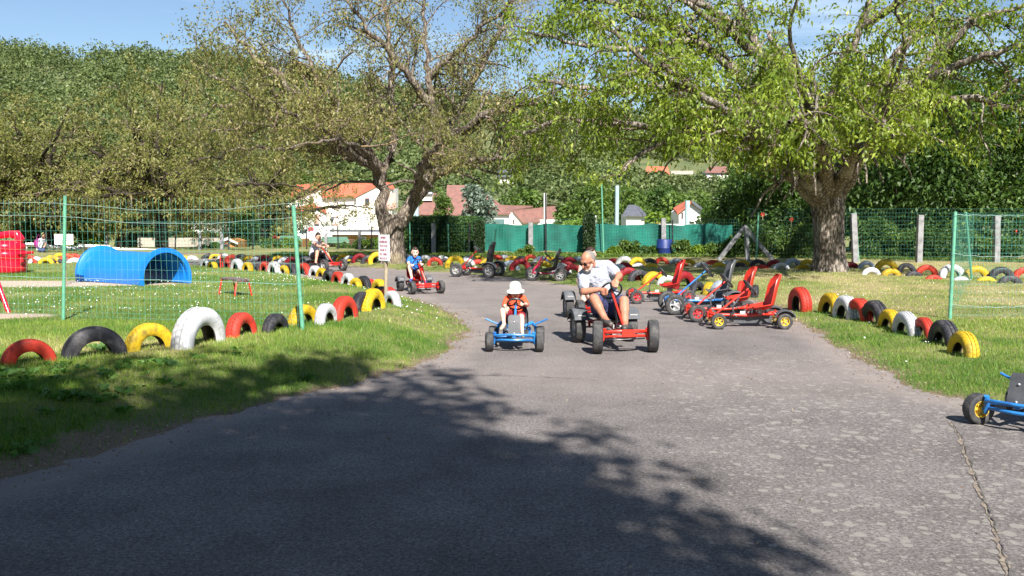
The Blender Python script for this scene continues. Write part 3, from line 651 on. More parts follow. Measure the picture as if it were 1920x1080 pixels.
t3 = tree_object('row_walnut_tree', b0, [tuple(b0-Vector((0,0,.1))), tuple(b0+Vector((.05,0,1))), tuple(b0+Vector((0,0,2.2)))], [.30,.24,.3], rlimbs(b0, 14, r, 1.9, 7.2, 8.0), r, L_T3, BARKD, 11, .15, .07,
  'dark-trunked olive walnut tree behind the blue play tunnel', WG, twigmat=BARKT, L1=(1.2, 2.8), s1=.5, L2=(.6, 1.3), s2=.36, L3=(.3, .6), s3=.3, droop=.1, start=.15, up=.15)
def gz(x, y): return (x, y, tz(x, y))
p = at(88, 470, 42); copy_tree(t3, gz(p.x, 42), 2.1, (1.05, 1.05, .84), 'olive walnut tree with its trunk behind the red play barrel and white signboard', WG)
p = at(-190, 470, 41); copy_tree(t3, gz(p.x, 40), 4.0, (1.1, 1.1, .84), 'olive walnut tree at the left edge of the picture', WG)
p = at(480, 470, 54); copy_tree(t3, gz(p.x, 56), 5.2, (1., 1., .85), 'olive walnut tree behind the far fence, right of the blue tunnel tree', WG)
p = at(180, 470, 56); copy_tree(t3, gz(p.x, 60), 3.3, (1.25, 1.25, .95), 'tall olive walnut tree in the second rank, between the two dark trunks', WG)
p = at(-60, 470, 56); copy_tree(t3, gz(p.x, 62), .9, (1.3, 1.3, .98), 'tallest olive walnut tree in the second rank at far left', WG)

def blob_leaves(centers, radii, n, L, W, r, squash=.8, inner=.25):
    C = np.asarray(centers, float); R = np.asarray(radii, float); pr = R**2/np.sum(R**2); idx = r.choice(len(C), n, p=pr)
    dv = r.normal(size=(n, 3)); dv /= np.linalg.norm(dv, axis=1, keepdims=True); rr = R[idx]*(1-inner*r.random(n)**1.5)*(1+.18*(r.random(n)-.5))
    off = dv*rr[:, None]; off[:, 2] *= squash; P = C[idx]+off
    D = dv*.8+r.normal(size=(n, 3))*.7+np.array([0, 0, -.25]); V = leaf_quads(P, D, L, W, r)
    cl = r.random(len(C))[idx]; tint = np.clip(.25+.35*cl+.22*dv[:, 2]*0+r.normal(0, .18, n), 0, 1)
    return V, tint
def bush_mesh(name, w_, d_, h, nl, n, L, leaf, seed, parent=None, loc=(0,0,0), z0=0.15, inner=.3):
    r = np.random.default_rng(seed); C = []; R = []
    for i in range(nl):
        a = r.uniform(0, 2*np.pi); q = r.random()**.5; zz = z0+(1-z0)*r.random(); k = math.sqrt(max(.12, 1-(max(0, zz-.45)/.6)**2))
        C.append((math.cos(a)*q*w_/2*k*.8, math.sin(a)*q*d_/2*k*.8, zz*h*.85)); R.append(r.uniform(.16, .30)*min(w_, h)*.9)
    V, tint = blob_leaves(C, R, n, L, L*.5, r, .85, inner); V[:, 2] = np.maximum(V[:, 2], .0)
    return nmesh(name, V, np.arange(len(V)).reshape(-1, 4), leaf, parent, tint=tint), C
def leafy_tree(name, loc, w_, h, crown_z, nl, n, L, leaf, label, seed, group=None, bark=None, tr=.18):
    root = empty(name, loc, 0, label, 'tree', group); r = random.Random(seed)
    c, C = bush_mesh('crown', w_, w_*.9, h-crown_z, nl, n, L, leaf, seed, root, z0=.05); c.location = (0, 0, crown_z)
    mb = MB(); mb.tube([(0,0,-.2),(.05,0,crown_z*.6+.3),(0,.05,crown_z+(h-crown_z)*.35)], [tr*1.3, tr, tr*.6], 9)
    for i in range(0, len(C), max(1, len(C)//9)):
        q = C[i]; mb.tube([(0,0,crown_z*.8+.2),(q[0]*.4,q[1]*.4,crown_z+q[2]*.5),(q[0],q[1],crown_z+q[2])], [tr*.5, tr*.3, tr*.12], 6)
    mb.build('trunk', bark or BARKD, root); return root
# dark trees behind the right fence
DG = 'dark green trees behind the right fence'
k = 0
for (px, y, w_, h, lab) in [(1690,38,7.5,7.2,'dense dark green tree behind the fence, just right of the big walnut trunk'), (1830,37,8,7.6,'dense dark green tree behind the right fence corner'),
    (1985,36,8,8.2,'dense dark green tree cut by the right edge of the picture'), (1470,41,5.6,5.0,'dark leafy tree just left of the big walnut trunk, behind the braced post'), (1760,48,10,9.8,'taller dark tree rising behind the other trees at right'), (1600,46,8,7.2,'dark tree directly behind the big walnut trunk'),
    (1395,44,4.2,3.5,'low dark tree above the right end of the green netting')]:
    p = at(px, 450, y); leafy_tree('dark_tree', gz(p.x, y), w_, h, .5, 46, 15000 if w_ > 5 else 8000, .20, L_DK, lab, 300+k, DG); k += 1

# ------------------------------------------------------------------ shade tree standing behind the camera, its crown shades the foreground
r = np.random.default_rng(104); b0 = Vector((-5.5, -6.5, 0.1)); b0.z = tz(b0.x, b0.y)
def sh(px, py, z):
    """a point at height z whose shadow falls at ground pixel px,py"""
    p = zplane(px, py); return np.array((p.x+SUN.x/SUN.z*z, p.y+SUN.y/SUN.z*z, z))
lt = [(-150,740,7.2),(300,700,7.5),(640,700,7.2),(800,745,7.0),(930,830,6.6),(1020,900,6.4),(1150,930,6.1),(1280,925,6.0),(1330,1010,5.8),(1420,1080,5.6),(600,900,8),(200,850,8),(-300,900,8),(100,1100,8.5),(600,1150,8.5),(1000,1130,7.8)]
limbs = []
for px, py, z in lt:
    e = sh(px, py, z); q = [np.array((b0.x, b0.y, 2.6))]; m1 = q[0]*.55+e*.45; m1[2] = max(m1[2], 4.6+z*.12); q += [m1*.5+q[0]*.5+np.array((0,0,.5)), m1, m1*.4+e*.6+np.array((0,0,.3)), e]; limbs.append((q, .2, .03))
root = empty('walnut_tree', b0, 0, 'spreading walnut tree out of view whose crown shades the foreground road', 'tree')
LL = [(resample(np.array(p_)-np.array(b0), .35, r, .05), None) for p_, _, _ in limbs]
LL = [(P, np.linspace(.2, .03, len(P))) for P, _ in LL]
segs, tips = grow(LL, r, L1=(.9, 2.0), s1=.5, L2=(.6, 1.2), s2=.42, L3=(.3, .6), s3=.36, droop=.1, start=.3, up=.1)
V, Fq = tubes_np(segs, 5); nmesh('branches', V, Fq, BARK1, root, smooth=True)
P, D = leaves_on(tips, 11, .2, .12, r, spread=.16)
# extra foliage clumps filling the crown over the shaded ground
xq = []; xr_ = []
for _ in range(2600):
    px = r.uniform(-1100, 1450); py = 690+1400*r.random()**1.3
    edge = np.interp(px, [-900,0,300,420,700,780,860,1000,1200,1450], [705,705,684,668,668,705,765,850,925,1090])
    if py < edge+12: continue
    if any(((px-hx)/hw)**2+((py-hy)/hh)**2 < 1 for hx, hy, hw, hh in ((1150,918,75,24),(1270,990,110,30),(1215,1045,90,24),(1010,838,60,16),(330,760,60,18),(1330,1050,60,20))): continue
    if px < 420 and py < 740 and r.random() < .6: continue
    if 120 < px < 330 and 730 < py < 775 and r.random() < .8: continue
    z = r.uniform(5.4, 8.8); xq.append(sh(px, py, z)-np.array(b0))
    xr_.append(.20 if py < edge+90 or px > 950 else .46)
    if xr_[-1] < .3:
        for _k in range(2): xq.append(xq[-1]+r.normal(0, .16, 3)); xr_.append(.17)
xq = np.array(xq); V2, t2 = blob_leaves(xq, np.array(xr_), 150000, .17, .10, r)
V = leaf_quads(P, D, .2, .12, r); V = np.concatenate([V, V2]); n = len(V)//4
nmesh('crown', V, np.arange(4*n).reshape(-1, 4), L_T1, root, tint=r.random(n))
MB().tube([(0,0,-.2),(.1,0,1.4),(0,0,2.7)], [.5,.4,.34], 20).build('trunk', BARK1, root)

for i, (x_, y_, sc_) in enumerate(((-15,0,1.1),(-13,-14,1.2),(2,-17,1.25),(14,-15,1.2),(22,-6,1.1),(-24,8,1.1))):  # unseen trees added around the camera to block sky light and deepen the shade
    copy_tree(t3, gz(x_, y_), i*1.3+.4, (sc_, sc_, sc_*1.05), ['walnut tree standing left of the photographer, outside the picture','walnut tree behind and left of the photographer, outside the picture','walnut tree directly behind the photographer, outside the picture','walnut tree behind and right of the photographer, outside the picture','walnut tree right of the photographer, outside the picture','walnut tree beyond the left edge near the play barrel, outside the picture'][i], 'walnut trees around the photographer')
# dead leaves and grit along the road edge (stuff)
r = np.random.default_rng(91); n = 60000; x = r.uniform(-7, 9, n); y = r.uniform(4.2, 18, n); z, sd = terrain(x, y); k = (sd > -.35*r.random(n)**2) & (sd < .25) | (r.random(n) < .006) & (sd < 0); x, y, z = x[k], y[k], np.maximum(z[k], .004)+.008; n = len(x)
P = np.c_[x, y, z]; D = r.normal(0, 1, (n, 3)); D[:, 2] = np.abs(D[:, 2])*.25; V = leaf_quads(P, D, .022, .014, r); V[:, 2] = np.maximum(V[:, 2], .007)
tag(nmesh('leaf_litter', V, np.arange(4*n).reshape(-1, 4), leafmat('litter', (.10,.06,.035), (.30,.22,.13), .1, (.42,.36,.26)), tint=r.random(n)), 'dead leaf bits and grit along the road edge', kind='stuff')

# broad-leaved weeds on the near bank (stuff)
r = np.random.default_rng(15); Vw = []; tw_ = []
for _ in range(520):
    x = r.uniform(-6, -.8); y = r.uniform(5.8, 10.2); z, sd = terrain(x, y)
    if sd[0] < .3 or fbm(x, y, 1.1, 33) < .46+.1*r.random(): continue
    k = r.integers(7, 15); a = r.uniform(0, 6.28, k); D = np.c_[np.cos(a), np.sin(a), r.uniform(.25, 1.1, k)]; P = np.repeat([[x, y, z[0]+.01]], k, 0)+r.normal(0, .02, (k, 3))*[1, 1, .3]; L = r.uniform(.05, .13)
    Vw.append(leaf_quads(P, D, L, L*.5, r)); tw_.append(np.clip(r.normal(.25, .2, k), 0, 1))
V = np.concatenate(Vw); tag(nmesh('weeds', V, np.arange(len(V)).reshape(-1, 4), leafmat('weed_leaf', (.06,.15,.03), (.16,.28,.06), .3), tint=np.concatenate(tw_)), 'broad-leaved weeds in the shaded bank', kind='stuff')

# ------------------------------------------------------------------ TYRES
TM = {'r': tyremat('red_tyre_paint', (.50,.040,.022), (.25,.05,.035)), 'w': tyremat('white_tyre_paint', (.56,.57,.60), (.30,.29,.26)), 'y': tyremat('yellow_tyre_paint', (.60,.40,.015), (.22,.16,.03)),
      'k': tyremat('bare_tyre_rubber', (.028,.028,.036), (.10,.095,.10)), 'd': tyremat('dark_red_tyre_paint', (.26,.010,.018), (.10,.015,.015)), 'g': tyremat('grey_blue_tyre_paint', (.36,.42,.50), (.22,.24,.27)),
      'o': tyremat('faded_orange_tyre_paint', (.55,.07,.02), (.3,.07,.04))}
CN = {'r': 'red', 'w': 'white', 'y': 'yellow', 'k': 'black', 'd': 'dark red', 'g': 'blue-grey', 'o': 'orange-red'}
half = [(.302, 0), (.302, .018), (.292, .022), (.292, .030), (.302, .034), (.299, .060), (.286, .080), (.260, .094), (.225, .100), (.190, .092), (.165, .078), (.156, .070), (.158, .054), (.178, .052), (.215, .066), (.255, .064), (.276, .048), (.282, 0)]
prof = half + [(r_, -h) for r_, h in half[::-1][1:-1]]
hm = [0]*11+[1]*6; pm = []
for j in range(len(prof)):
    y0 = prof[j]; pm.append(0 if (j <= 10 or j >= len(prof)-11) else 1)
TME = {}
for kx, mt in TM.items():
    mb = MB(); mb.lathe(prof, 52, 'Y', mis=pm); o = mb.build('tyre', [mt, M_RUBDIRT if kx != 'k' else M_RUB]); TME[kx] = o.data; bpy.data.objects.remove(o)
ORD = ['first','second','third','fourth','fifth','sixth','seventh','eighth','ninth','tenth','eleventh','twelfth','thirteenth','fourteenth','fifteenth','sixteenth','seventeenth','eighteenth','nineteenth','twentieth','twenty-first','twenty-second','twenty-third','twenty-fourth']
def tyre_row(rowdesc, group, items, yaws=None, zoff=0., lean=4):
    pos = []
    for (x0, x1, top, base, c) in items: pos.append(gnd((x0+x1)/2, base-1.5))
    cnt = {}; tot = {}
    for it in items: tot[it[4]] = tot.get(it[4], 0)+1
    for i, (x0, x1, top, base, c) in enumerate(items):
        p = pos[i]; a = pos[max(0, i-1)]; b_ = pos[min(len(pos)-1, i+1)]
        psi = math.atan2(b_.y-a.y, b_.x-a.x) if (yaws is None or yaws in ('L', 'R')) else rad(yaws if not hasattr(yaws, '__len__') else yaws[i])
        s = F/p.y
        zt0 = at((x0+x1)/2, top, p.y).z-p.z; R0 = min(.41 if yaws == 'R' else .32, max(.255, zt0)) if zt0 > .2 else None
        if yaws in ('L', 'R'):
            v_ = Vector((p.x, p.y)).normalized(); bb = (9e9, 0)
            for th in range(8, 66, 2):
                wq = 2*(R0 or .285)*math.cos(rad(th))+.155*math.sin(rad(th)); bb = min(bb, (abs(wq*s-(x1-x0)), th))
            th = rad(bb[1])*(-1 if yaws == 'L' else 1); nf = Matrix.Rotation(th, 2)@(-v_); psi = math.atan2(nf.y, nf.x)+math.pi/2
        else: psi += random.uniform(-.12, .12)
        ztop = at((x0+x1)/2, top, p.y).z-p.z; v = Vector((p.x, p.y)).normalized(); nrm = Vector((-math.sin(psi), math.cos(psi)))
        fc = abs(v.dot(nrm)); sn = math.sqrt(max(0, 1-fc*fc)); best = (9, .3)
        for R in np.arange(.25, .395, .005):
            ch = R if ztop >= R else math.sqrt(max(1e-4, R*R-(R-ztop)**2))
            e = abs((2*ch*fc+.18*R/.3*sn)*s-(x1-x0))+abs(R-.3)*8; best = min(best, (e, R))
        R = R0 or best[1]; o = bpy.data.objects.new('tyre', TME[c]); COL.objects.link(o)
        zc = ztop-R
        o.location = (p.x, p.y+.02, p.z+max(zc, -R*.62)+zoff); o.rotation_euler = (rad(random.uniform(-lean, lean)), random.uniform(0, 6.28), psi)
        o.rotation_mode = 'XYZ'; ry = random.uniform(0, 6.28); o.rotation_euler = (Matrix.Rotation(psi, 3, 'Z')@Matrix.Rotation(rad(random.uniform(-lean, lean)), 3, 'X')@Matrix.Rotation(ry, 3, 'Y')).to_euler()
        k = R/.302; o.scale = (k, k*random.uniform(.78, .95), k)
        n = cnt.get(c, 0); cnt[c] = n+1; o_ = (ORD[n]+' ') if tot[c] > 1 else ''
        tag(o, (f"{o_}{CN[c]} half-buried tyre from the left {rowdesc}" if o_ else f"only {CN[c]} half-buried tyre {rowdesc}"), 'tyre', group)
tyre_row('in the near row beside the left fence', 'tyres in the near left row', [(-8,112,636,682,'r'),(114,238,612,671,'k'),(231,330,606,656,'y'),(322,422,576,648,'w'),(420,485,586,630,'r'),(487,545,588,622,'k'),(536,600,571,609,'y'),(590,634,569,607,'w'),(624,669,555,599,'r'),(660,698,547,584,'k'),(684,714,541,582,'y')],
  yaws='R')
tyre_row('in the curved row edging the lawn', 'tyres edging the left lawn', [(377,393,485,501,'w'),(391,405,488,503,'y'),(404,420,485,503,'k'),(417,435,486,504,'r'),(433,457,485,507,'w'),(454,474,491,509,'y'),(472,489,495,509,'k'),(488,507,490,511,'r'),(504,525,490,513,'w'),(523,542,497,515,'y'),(541,553,495,516,'k'),(559,582,493,518,'r'),(580,602,498,521,'w'),(594,612,502,523,'y'),(610,627,505,529,'k'),(624,644,509,532,'r'),(640,664,512,537,'w'),(659,673,521,540,'y'),(672,692,517,543,'k'),(686,700,523,545,'r'),(696,708,524,546,'w'),(701,720,523,551,'y'),(711,720,537,560,'k'),(722,735,538,566,'r'),(727,743,545,571,'w')],
  yaws='L')
tyre_row('in the row left of the blue tunnel', 'tyres left of the blue tunnel', [(48,62,478,495,'r'),(55,80,481,495,'w'),(77,95,482,495.5,'y'),(88,106,478,495,'y'),(98,116,485,495,'k'),(121,133,475,492,'o'),(131,148,483,494,'w')], yaws=5)
tyre_row('in the row seen over the blue tunnel', 'tyres beyond the blue tunnel', [(106,118,474,484,'y'),(128,150,475,489,'r'),(167,181,469,482,'w'),(182,202,468,483,'y'),(205,221,476,484,'w'),(224,239,475,484,'r'),(340,352,479,490,'y'),(353,366,479,490,'w')], yaws=0)
tyre_row('in the outer row left of the woman', 'outer tyres at the far road edge', [(384,396,476,486,'k'),(397,412,474,486,'y'),(412,428,475,487,'w'),(427,443,477,488,'r'),(444,459,476,488,'k'),(458,473,479,491,'y'),(473,488,481,491,'w'),(488,504,478,491,'d'),(504,515,482,492,'k'),(514,529,479,492,'y'),(528,543,481,493,'w'),(542,554,481,493,'d'),(556,575,479,493,'k')], yaws=0)
tyre_row('in the outer row around the forked trunk', 'outer tyres at the far road edge', [(626,637,478,491,'k'),(636,652,476,491,'y'),(648,664,479,493,'w'),(665,685,475,493,'d'),(684,699,478,495,'k'),(699,717,472,495,'y'),(723,737,483,494,'w'),(737,754,478,493,'r'),(751,765,475,492,'w'),(787,806,478,495,'w'),(805,826,482,499,'r'),(828,843,484,498,'k'),(842,865,479,502,'y'),(865,887,484,499,'w'),(887,905,486,498,'r'),(904,924,484,500,'y'),(946,968,488,508,'g'),(967,984,485,508,'d'),(991,1011,491,506,'k'),(1009,1027,489,511,'y'),(1037,1065,493,516,'w'),(1062,1085,495,517,'d')], yaws=8)
tyre_row('in the back row under the green netting', 'back tyres along the green netting', [(769,782,477,489,'w'),(806,819,478,490,'k'),(821,836,479,490,'w'),(874,885,479,490,'g'),(889,904,479,490,'y'),(922,936,477,489,'r'),(936,953,477,489,'w'),(953,969,479,490,'y'),(971,984,480,490,'k'),(986,1005,477,491,'r'),(1005,1024,480,492,'g'),(1024,1039,481,491,'y'),(1041,1058,480,492,'k'),(1059,1076,481,494,'d'),(1076,1092,481,494,'g'),(1143,1158,484,497,'d'),(1158,1184,480,499,'w'),(1183,1208,482,500,'y'),(1208,1228,484,500,'k'),(1229,1252,482,497,'r'),(1261,1276,484,496,'g'),(1281,1300,485,499,'y'),(1329,1345,487,498,'r'),(1357,1375,488,499,'g'),(1380,1405,487,501,'y'),(1408,1434,486,502,'k'),(1440,1464,487,502,'d'),(1471,1502,484,502,'g'),(1504,1524,486,502,'y')], yaws=-4)
tyre_row('in the low front row under the netting', 'low tyres in front of the back row', [(1053,1071,489,500,'d'),(1152,1168,495,508,'w'),(1161,1181,492,503,'d'),(1186,1207,493,501,'w'),(1215,1232,494,502,'y'),(1267,1289,490,500,'o'),(1302,1328,491,502,'w'),(1335,1362,491,502,'y'),(1376,1400,492,503,'k'),(1416,1440,496,505,'r'),(1449,1481,492,506,'w'),(1490,1521,495,506,'y')], yaws=-4)
tyre_row('in the row behind the parked karts', 'tyres behind the parked karts', [(1165,1190,501,528,'d'),(1183,1213,505,529,'k'),(1210,1240,509,534,'y'),(1239,1264,516,535,'w'),(1262,1300,508,541,'d'),(1295,1319,527,549,'k'),(1319,1341,529,551,'y'),(1336,1362,526,555,'g'),(1384,1401,526,550,'r'),(1408,1424,534,556,'k')], yaws=[20,15,25,10,40,50,60,55,70,70])
tyre_row('in the row running down the right verge', 'tyres down the right verge', [(1480,1520,538,584,'r'),(1538,1576,549,588,'y'),(1569,1603,554,597,'w'),(1590,1634,559,600,'r'),(1622,1661,563,607,'k'),(1649,1689,580,618,'y'),(1679,1721,584,627,'w'),(1713,1751,595,633,'r'),(1740,1802,600,647,'k'),(1780,1834,621,667,'y')], yaws='L')
tyre_row('in the back row under the right fence', 'back tyres under the right fence', [(1588,1602,491,504,'d'),(1610,1640,489,505,'g'),(1642,1682,486,511,'y'),(1684,1716,493,512,'k'),(1718,1758,496,518,'r'),(1762,1808,495,522,'w'),(1808,1853,498,524,'y'),(1858,1897,500,526,'k'),(1903,1942,501,526,'r')], yaws=-6)
tyre_row('sunk low in front of the right fence', 'low tyres under the right fence', [(1617,1651,501,516,'w'),(1652,1691,503,518,'y'),(1701,1727,508,519,'k'),(1735,1767,515,525,'r'),(1787,1819,518,527,'w'),(1833,1867,520,528,'y'),(1871,1918,516,533,'k')], yaws=-6)

# ------------------------------------------------------------------ PEDAL KARTS
def wheel_mesh(R, W, key):
    rr = R*.56; p = [(R, 0), (R*.995, W*.25), (R*.96, W*.42), (R*.86, W*.5), (R*.72, W*.5), (rr, W*.42), (rr*.97, W*.30)]
    pr = p+[(a, -h) for a, h in p[::-1][:-1]]
    mb = MB(); mb.lathe(pr, 28, 'X'); return mb
def rim_mesh(R, W):
    rr = R*.57; mb = MB()
    mb.lathe([(rr, W*.40), (rr*.9, W*.40), (rr*.84, W*.12), (rr*.9, -W*.1), (rr*.84, -W*.12), (rr*.9, -W*.40), (rr, -W*.40)], 28, 'X')
    for k in range(5):
        a = 2*math.pi*k/5; d = Vector((0, math.cos(a), math.sin(a))); mb.box(d*rr*.55, (W*.34, rr*.78, rr*.30), Matrix.Rotation(a, 3, 'X'))
    mb.tube([(-W*.34,0,0),(W*.34,0,0)], rr*.26, 12); return mb
def seat_part(parent, mat, y, z, hw, hgt, dep):
    prof = [(dep*.95, .0, .92), (dep*.8, -.012, 1.), (dep*.35, -.02, 1.02), (0, 0, 1.02), (-.05, .06, 1.02), (-.075, hgt*.35, 1.04), (-.10, hgt*.6, 1.0), (-.135, hgt*.82, .82), (-.155, hgt*.95, .62), (-.16, hgt, .42)]
    nu = 11; V = []; Fc = []; n = len(prof)
    for side in (0, 1):
        for i, (py, pz, pw) in enumerate(prof):
            a = prof[min(i+1, n-1)]; b_ = prof[max(i-1, 0)]; T = Vector((0, a[0]-b_[0], a[1]-b_[1])).normalized(); nn = Vector((0, -T.z, T.y)); nn = -nn
            if nn.z < 0 and i < 3: nn = -nn
            for k in range(nu):
                u = -1+2*k/(nu-1); p = Vector((u*hw*pw, py+y, pz+z)); up = Vector((0, .35, .9)) if i < 4 else Vector((0, 1, .1)); p += up*(abs(u)**2.4)*hw*.42*(1 if 1 < i < 8 else .6); p -= Vector((0, .35, .9) if i < 4 else (0, 1, 0))*.014*side
                V.append(tuple(p))
    m_ = nu*n
    for s in (0, 1):
        for i in range(n-1):
            for k in range(nu-1):
                q = (s*m_+i*nu+k, s*m_+i*nu+k+1, s*m_+(i+1)*nu+k+1, s*m_+(i+1)*nu+k); Fc.append(q if s else q[::-1])
    def edge(ids):
        for a, b_ in zip(ids[:-1], ids[1:]): Fc.append((a, b_, m_+b_, m_+a))
    edge([k for k in range(nu)]); edge([(n-1)*nu+k for k in range(nu)]); edge([i*nu for i in range(n)]); edge([i*nu+nu-1 for i in range(n)])
    mb = MB(); mb.v = V; mb.f = Fc; mb.m = [0]*len(Fc); return mb.build('seat', mat, parent, angle=60)
def kart(label, group, pos, fwd, name='pedal_kart', fc=None, rim=None, rims=None, seat=None, wr=.2, ww=.11, track=.68, wb=1.0, rwr=None, fender=True, guard=True, st=(-.15, .72, .15), board=False, headl=False,
         seaty=-.36, seatz=.34, seath=.5, seatw=.19, steer=0., handles=False, rub=None, plate=True, post=True, trike=False, fendmat=None, cart=None, rimb=None):
    fc = fc or M_RED; rim = rim or M_SILV; seat = seat or M_BLK; rwr = rwr or wr; rub = rub or M_RUB; fendmat = fendmat or M_GREYP
    fwd = Vector(fwd).normalized(); rz = math.atan2(fwd.y, fwd.x)-math.pi/2
    root = empty(name, (pos[0], pos[1], pos[2]), rz, label, 'pedal kart', group)
    yf, yr = wb/2, -wb/2; fz = max(wr*1.15, .17)+.02; hz = fz+.02
    # wheels
    spots = [(-1, yf, wr, ww), (1, yf, wr, ww), (-1, yr, rwr, ww*1.1), (1, yr, rwr, ww*1.1)]
    if trike: spots = [(0, yf, wr*1.15, ww*.6), (-1, yr, rwr, ww), (1, yr, rwr, ww)]
    for sx, y, R, W in spots:
        wo = wheel_mesh(R, W, 0).build('wheel', rub, root, angle=35); wo.location = (sx*track/2, y, R)
        if y == yf: wo.rotation_euler = (0, 0, steer)
        rim_mesh(R, W).build('rim', (rimb if (rimb and y == yr) else rim), wo)
    mb = MB()
    hx = track/2-ww/2-.02
    if not trike:
        # front axle: outline of two bowed tubes with end brackets
        for dy, dz, bow in ((.03, .03, .10), (-.02, -.035, .16)):
            pts = [(hx*u, yf+dy+bow*(1-u*u)*.75, fz+dz-abs(u)**3*.02) for u in np.linspace(-1, 1, 13)]; mb.tube(pts, .016*(.8+wr), 8)
        for sx in (-1, 1):
            mb.tube([(sx*hx, yf+.02, fz+.05), (sx*(hx+.005), yf, fz-.02), (sx*(hx+.02), yf-.01, wr*.75)], [.022,.024,.02], 8); mb.tube([(sx*(hx+.01), yf, wr), (sx*(track/2), yf, wr)], .013, 8)
        mb.tube([(-hx, yf-.01, fz), (0, yf-.08, fz-.01), (hx, yf-.01, fz)], .016, 8)
    else:
        mb.tube([(0,yf,wr*1.1),(.06,yf-.02,wr*1.6),(.05,yf-.15,wr*2.6),(0,yf-.24,.60)], [.02,.022,.024,.024], 8); mb.tube([(0,yf,wr*1.1),(-.06,yf-.02,wr*1.6),(-.05,yf-.15,wr*2.6),(0,yf-.24,.60)], [.02,.022,.024,.024], 8)
    mb.tube([(0, yf+.02, fz), (0, yf*.3, fz-.01), (0, 0, fz-.015), (0, yr*.75, fz+.01)], .024, 10)
    # rear fork and axle carriers
    for sx in (-1, 1):
        mb.tube([(0, yr*.45, fz), (sx*track*.2, yr*.72, fz+.01), (sx*track*.27, yr-.03, fz+.02), (sx*track*.27, yr-.02, rwr)], .018, 8)
        mb.tube([(sx*track*.05, yr*.5, fz), (sx*track*.22, yr*.45, fz+.02)], .016, 8)
        if fender: mb.tube([(sx*track*.27, yr, fz+.02), (sx*(track/2), yr, rwr*2+.0)], .012, 6)
    mb.tube([(-track*.27, yr-.03, fz+.02), (0, yr-.08, fz+.03), (track*.27, yr-.03, fz+.02)], .018, 8)
    mb.build('frame', fc, root)
    MB().tube([(-track/2, yr, rwr), (track/2, yr, rwr)], .012, 8).build('rear_axle', M_STEEL, root)
    if plate and not trike:
        p = MB(); p.box((0, yf+.115, fz), (.16, .012, .085)); p.build('front_plate', fc, root, smooth=False)
        MB().tube([(-hx, yf-.07, wr*.8), (0, yf-.06, wr*.75), (hx, yf-.07, wr*.8)], .008, 6).build('tie_rod', M_STEEL, root)
    # steering
    sy, sz, sr = st; base = Vector((0, yf-.03, fz+.02)); top = Vector((0, sy, sz)); dr = (top-base).normalized()
    MB().tube([base, base.lerp(top, .5), top], .0145, 8).build('steering_column', fc, root)
    if not board and post: MB().tube([(0, sy+.22, fz), (0, sy+.235, fz+.12), (0, sy+.17, fz+.2), tuple(base.lerp(top, .72))], .013, 8).build('column_strut', M_DGREY, root)
    R = dr.to_track_quat('Z', 'Y').to_matrix(); s = MB()
    s.lathe([(sr+.013*math.cos(a), .013*math.sin(a)) for a in np.arange(8)*math.pi/4], 32, 'Z', R=R)
    for a in (rad(90), rad(210), rad(330)):
        e = R@Vector((math.cos(a+steer)*sr, math.sin(a+steer)*sr, 0)); s.tube([(0,0,0), tuple(e)], .011, 6)
    s.ball((0,0,0), .03, 10, 6); so_ = s.build('steering_wheel', M_BLK, root); so_.location = tuple(top+dr*.02)
    if headl:
        h = MB()
        for sx in (-1, 1): h.tube([(sx*.07, sy+.06, sz-.08), (sx*.07, sy+.12, sz-.095)], [.035,.042], 14)
        h.build('headlight_pair', M_BLK, root)
        for sx in (-1, 1):
            l = MB(); l.ball((sx*.07, sy+.122, sz-.097), (.035,.012,.035), 12, 6); l.build('headlight_lens', M_SILV, root)
    seat_part(root, seat, seaty, seatz, seatw, seath, .3)
    MB().box((0, seaty+.12, (seatz+fz)/2), (.05, .1, max(.04, seatz-fz))).build('seat_mount', M_STEEL, root, smooth=False)
    if fender:
        for sx in (-1, 1):
            f = MB(); Rf = rwr+.045; W = ww*.75
            pr = [(Rf, -W), (Rf+.012, -W*.6), (Rf+.012, W*.6), (Rf, W), (Rf-.05, W*1.05), (Rf-.05, W), (Rf-.008, W*.9), (Rf, W*.55), (Rf, -W*.55), (Rf-.008, -W)]
            f.lathe(pr, 14, 'X', (sx*track/2, yr, rwr), arc=(rad(28), rad(160))); fo = f.build('mudguard', fendmat, root)
            g_ = MB(); g_.box((sx*track/2, yr+Rf*.82, rwr+Rf*.66), (W*1.1, .004, .045), Matrix.Rotation(rad(-40), 3, 'X')); g_.build('white_sticker', M_WHITE, fo, smooth=False)
    if guard:
        g_ = MB(); g_.prism([(yf*.45, fz-.035), (yr*.8, fz-.02), (yr*.8, fz-.13), (yf*.30, fz-.14), (yf*.52, fz-.10)], -.02, .02, M=Matrix.Rotation(rad(90), 4, 'Z')@Matrix.Scale(1, 4))
        g_.v = [(x+.07, y, z) for x, y, z in g_.v]; g_.build('chain_guard', M_DGREY, root, smooth=False)
    pd = MB()
    pyy = yf*.36; a = rad(35); pr_ = .085
    for sx, sg in ((-1, 1), (1, -1)):
        c = Vector((sx*.10, pyy+math.cos(a)*pr_*sg, fz-.02+math.sin(a)*pr_*sg)); pd.tube([(sx*.055, pyy, fz-.02), (sx*.055, c.y, c.z)], .009, 6); pd.tube([(sx*.055, c.y, c.z), tuple(c)], .008, 6)
    pd.tube([(-.055, pyy, fz-.02), (.055, pyy, fz-.02)], .012, 8); cr = pd.build('crank', M_STEEL, root)
    for sx, sg in ((-1, 1), (1, -1)):
        c = Vector((sx*.115, pyy+math.cos(a)*pr_*sg, fz-.02+math.sin(a)*pr_*sg)); MB().box(c, (.09, .075, .02), Matrix.Rotation(rad(-30), 3, 'X')).build('pedal', M_BLK, cr, smooth=False)
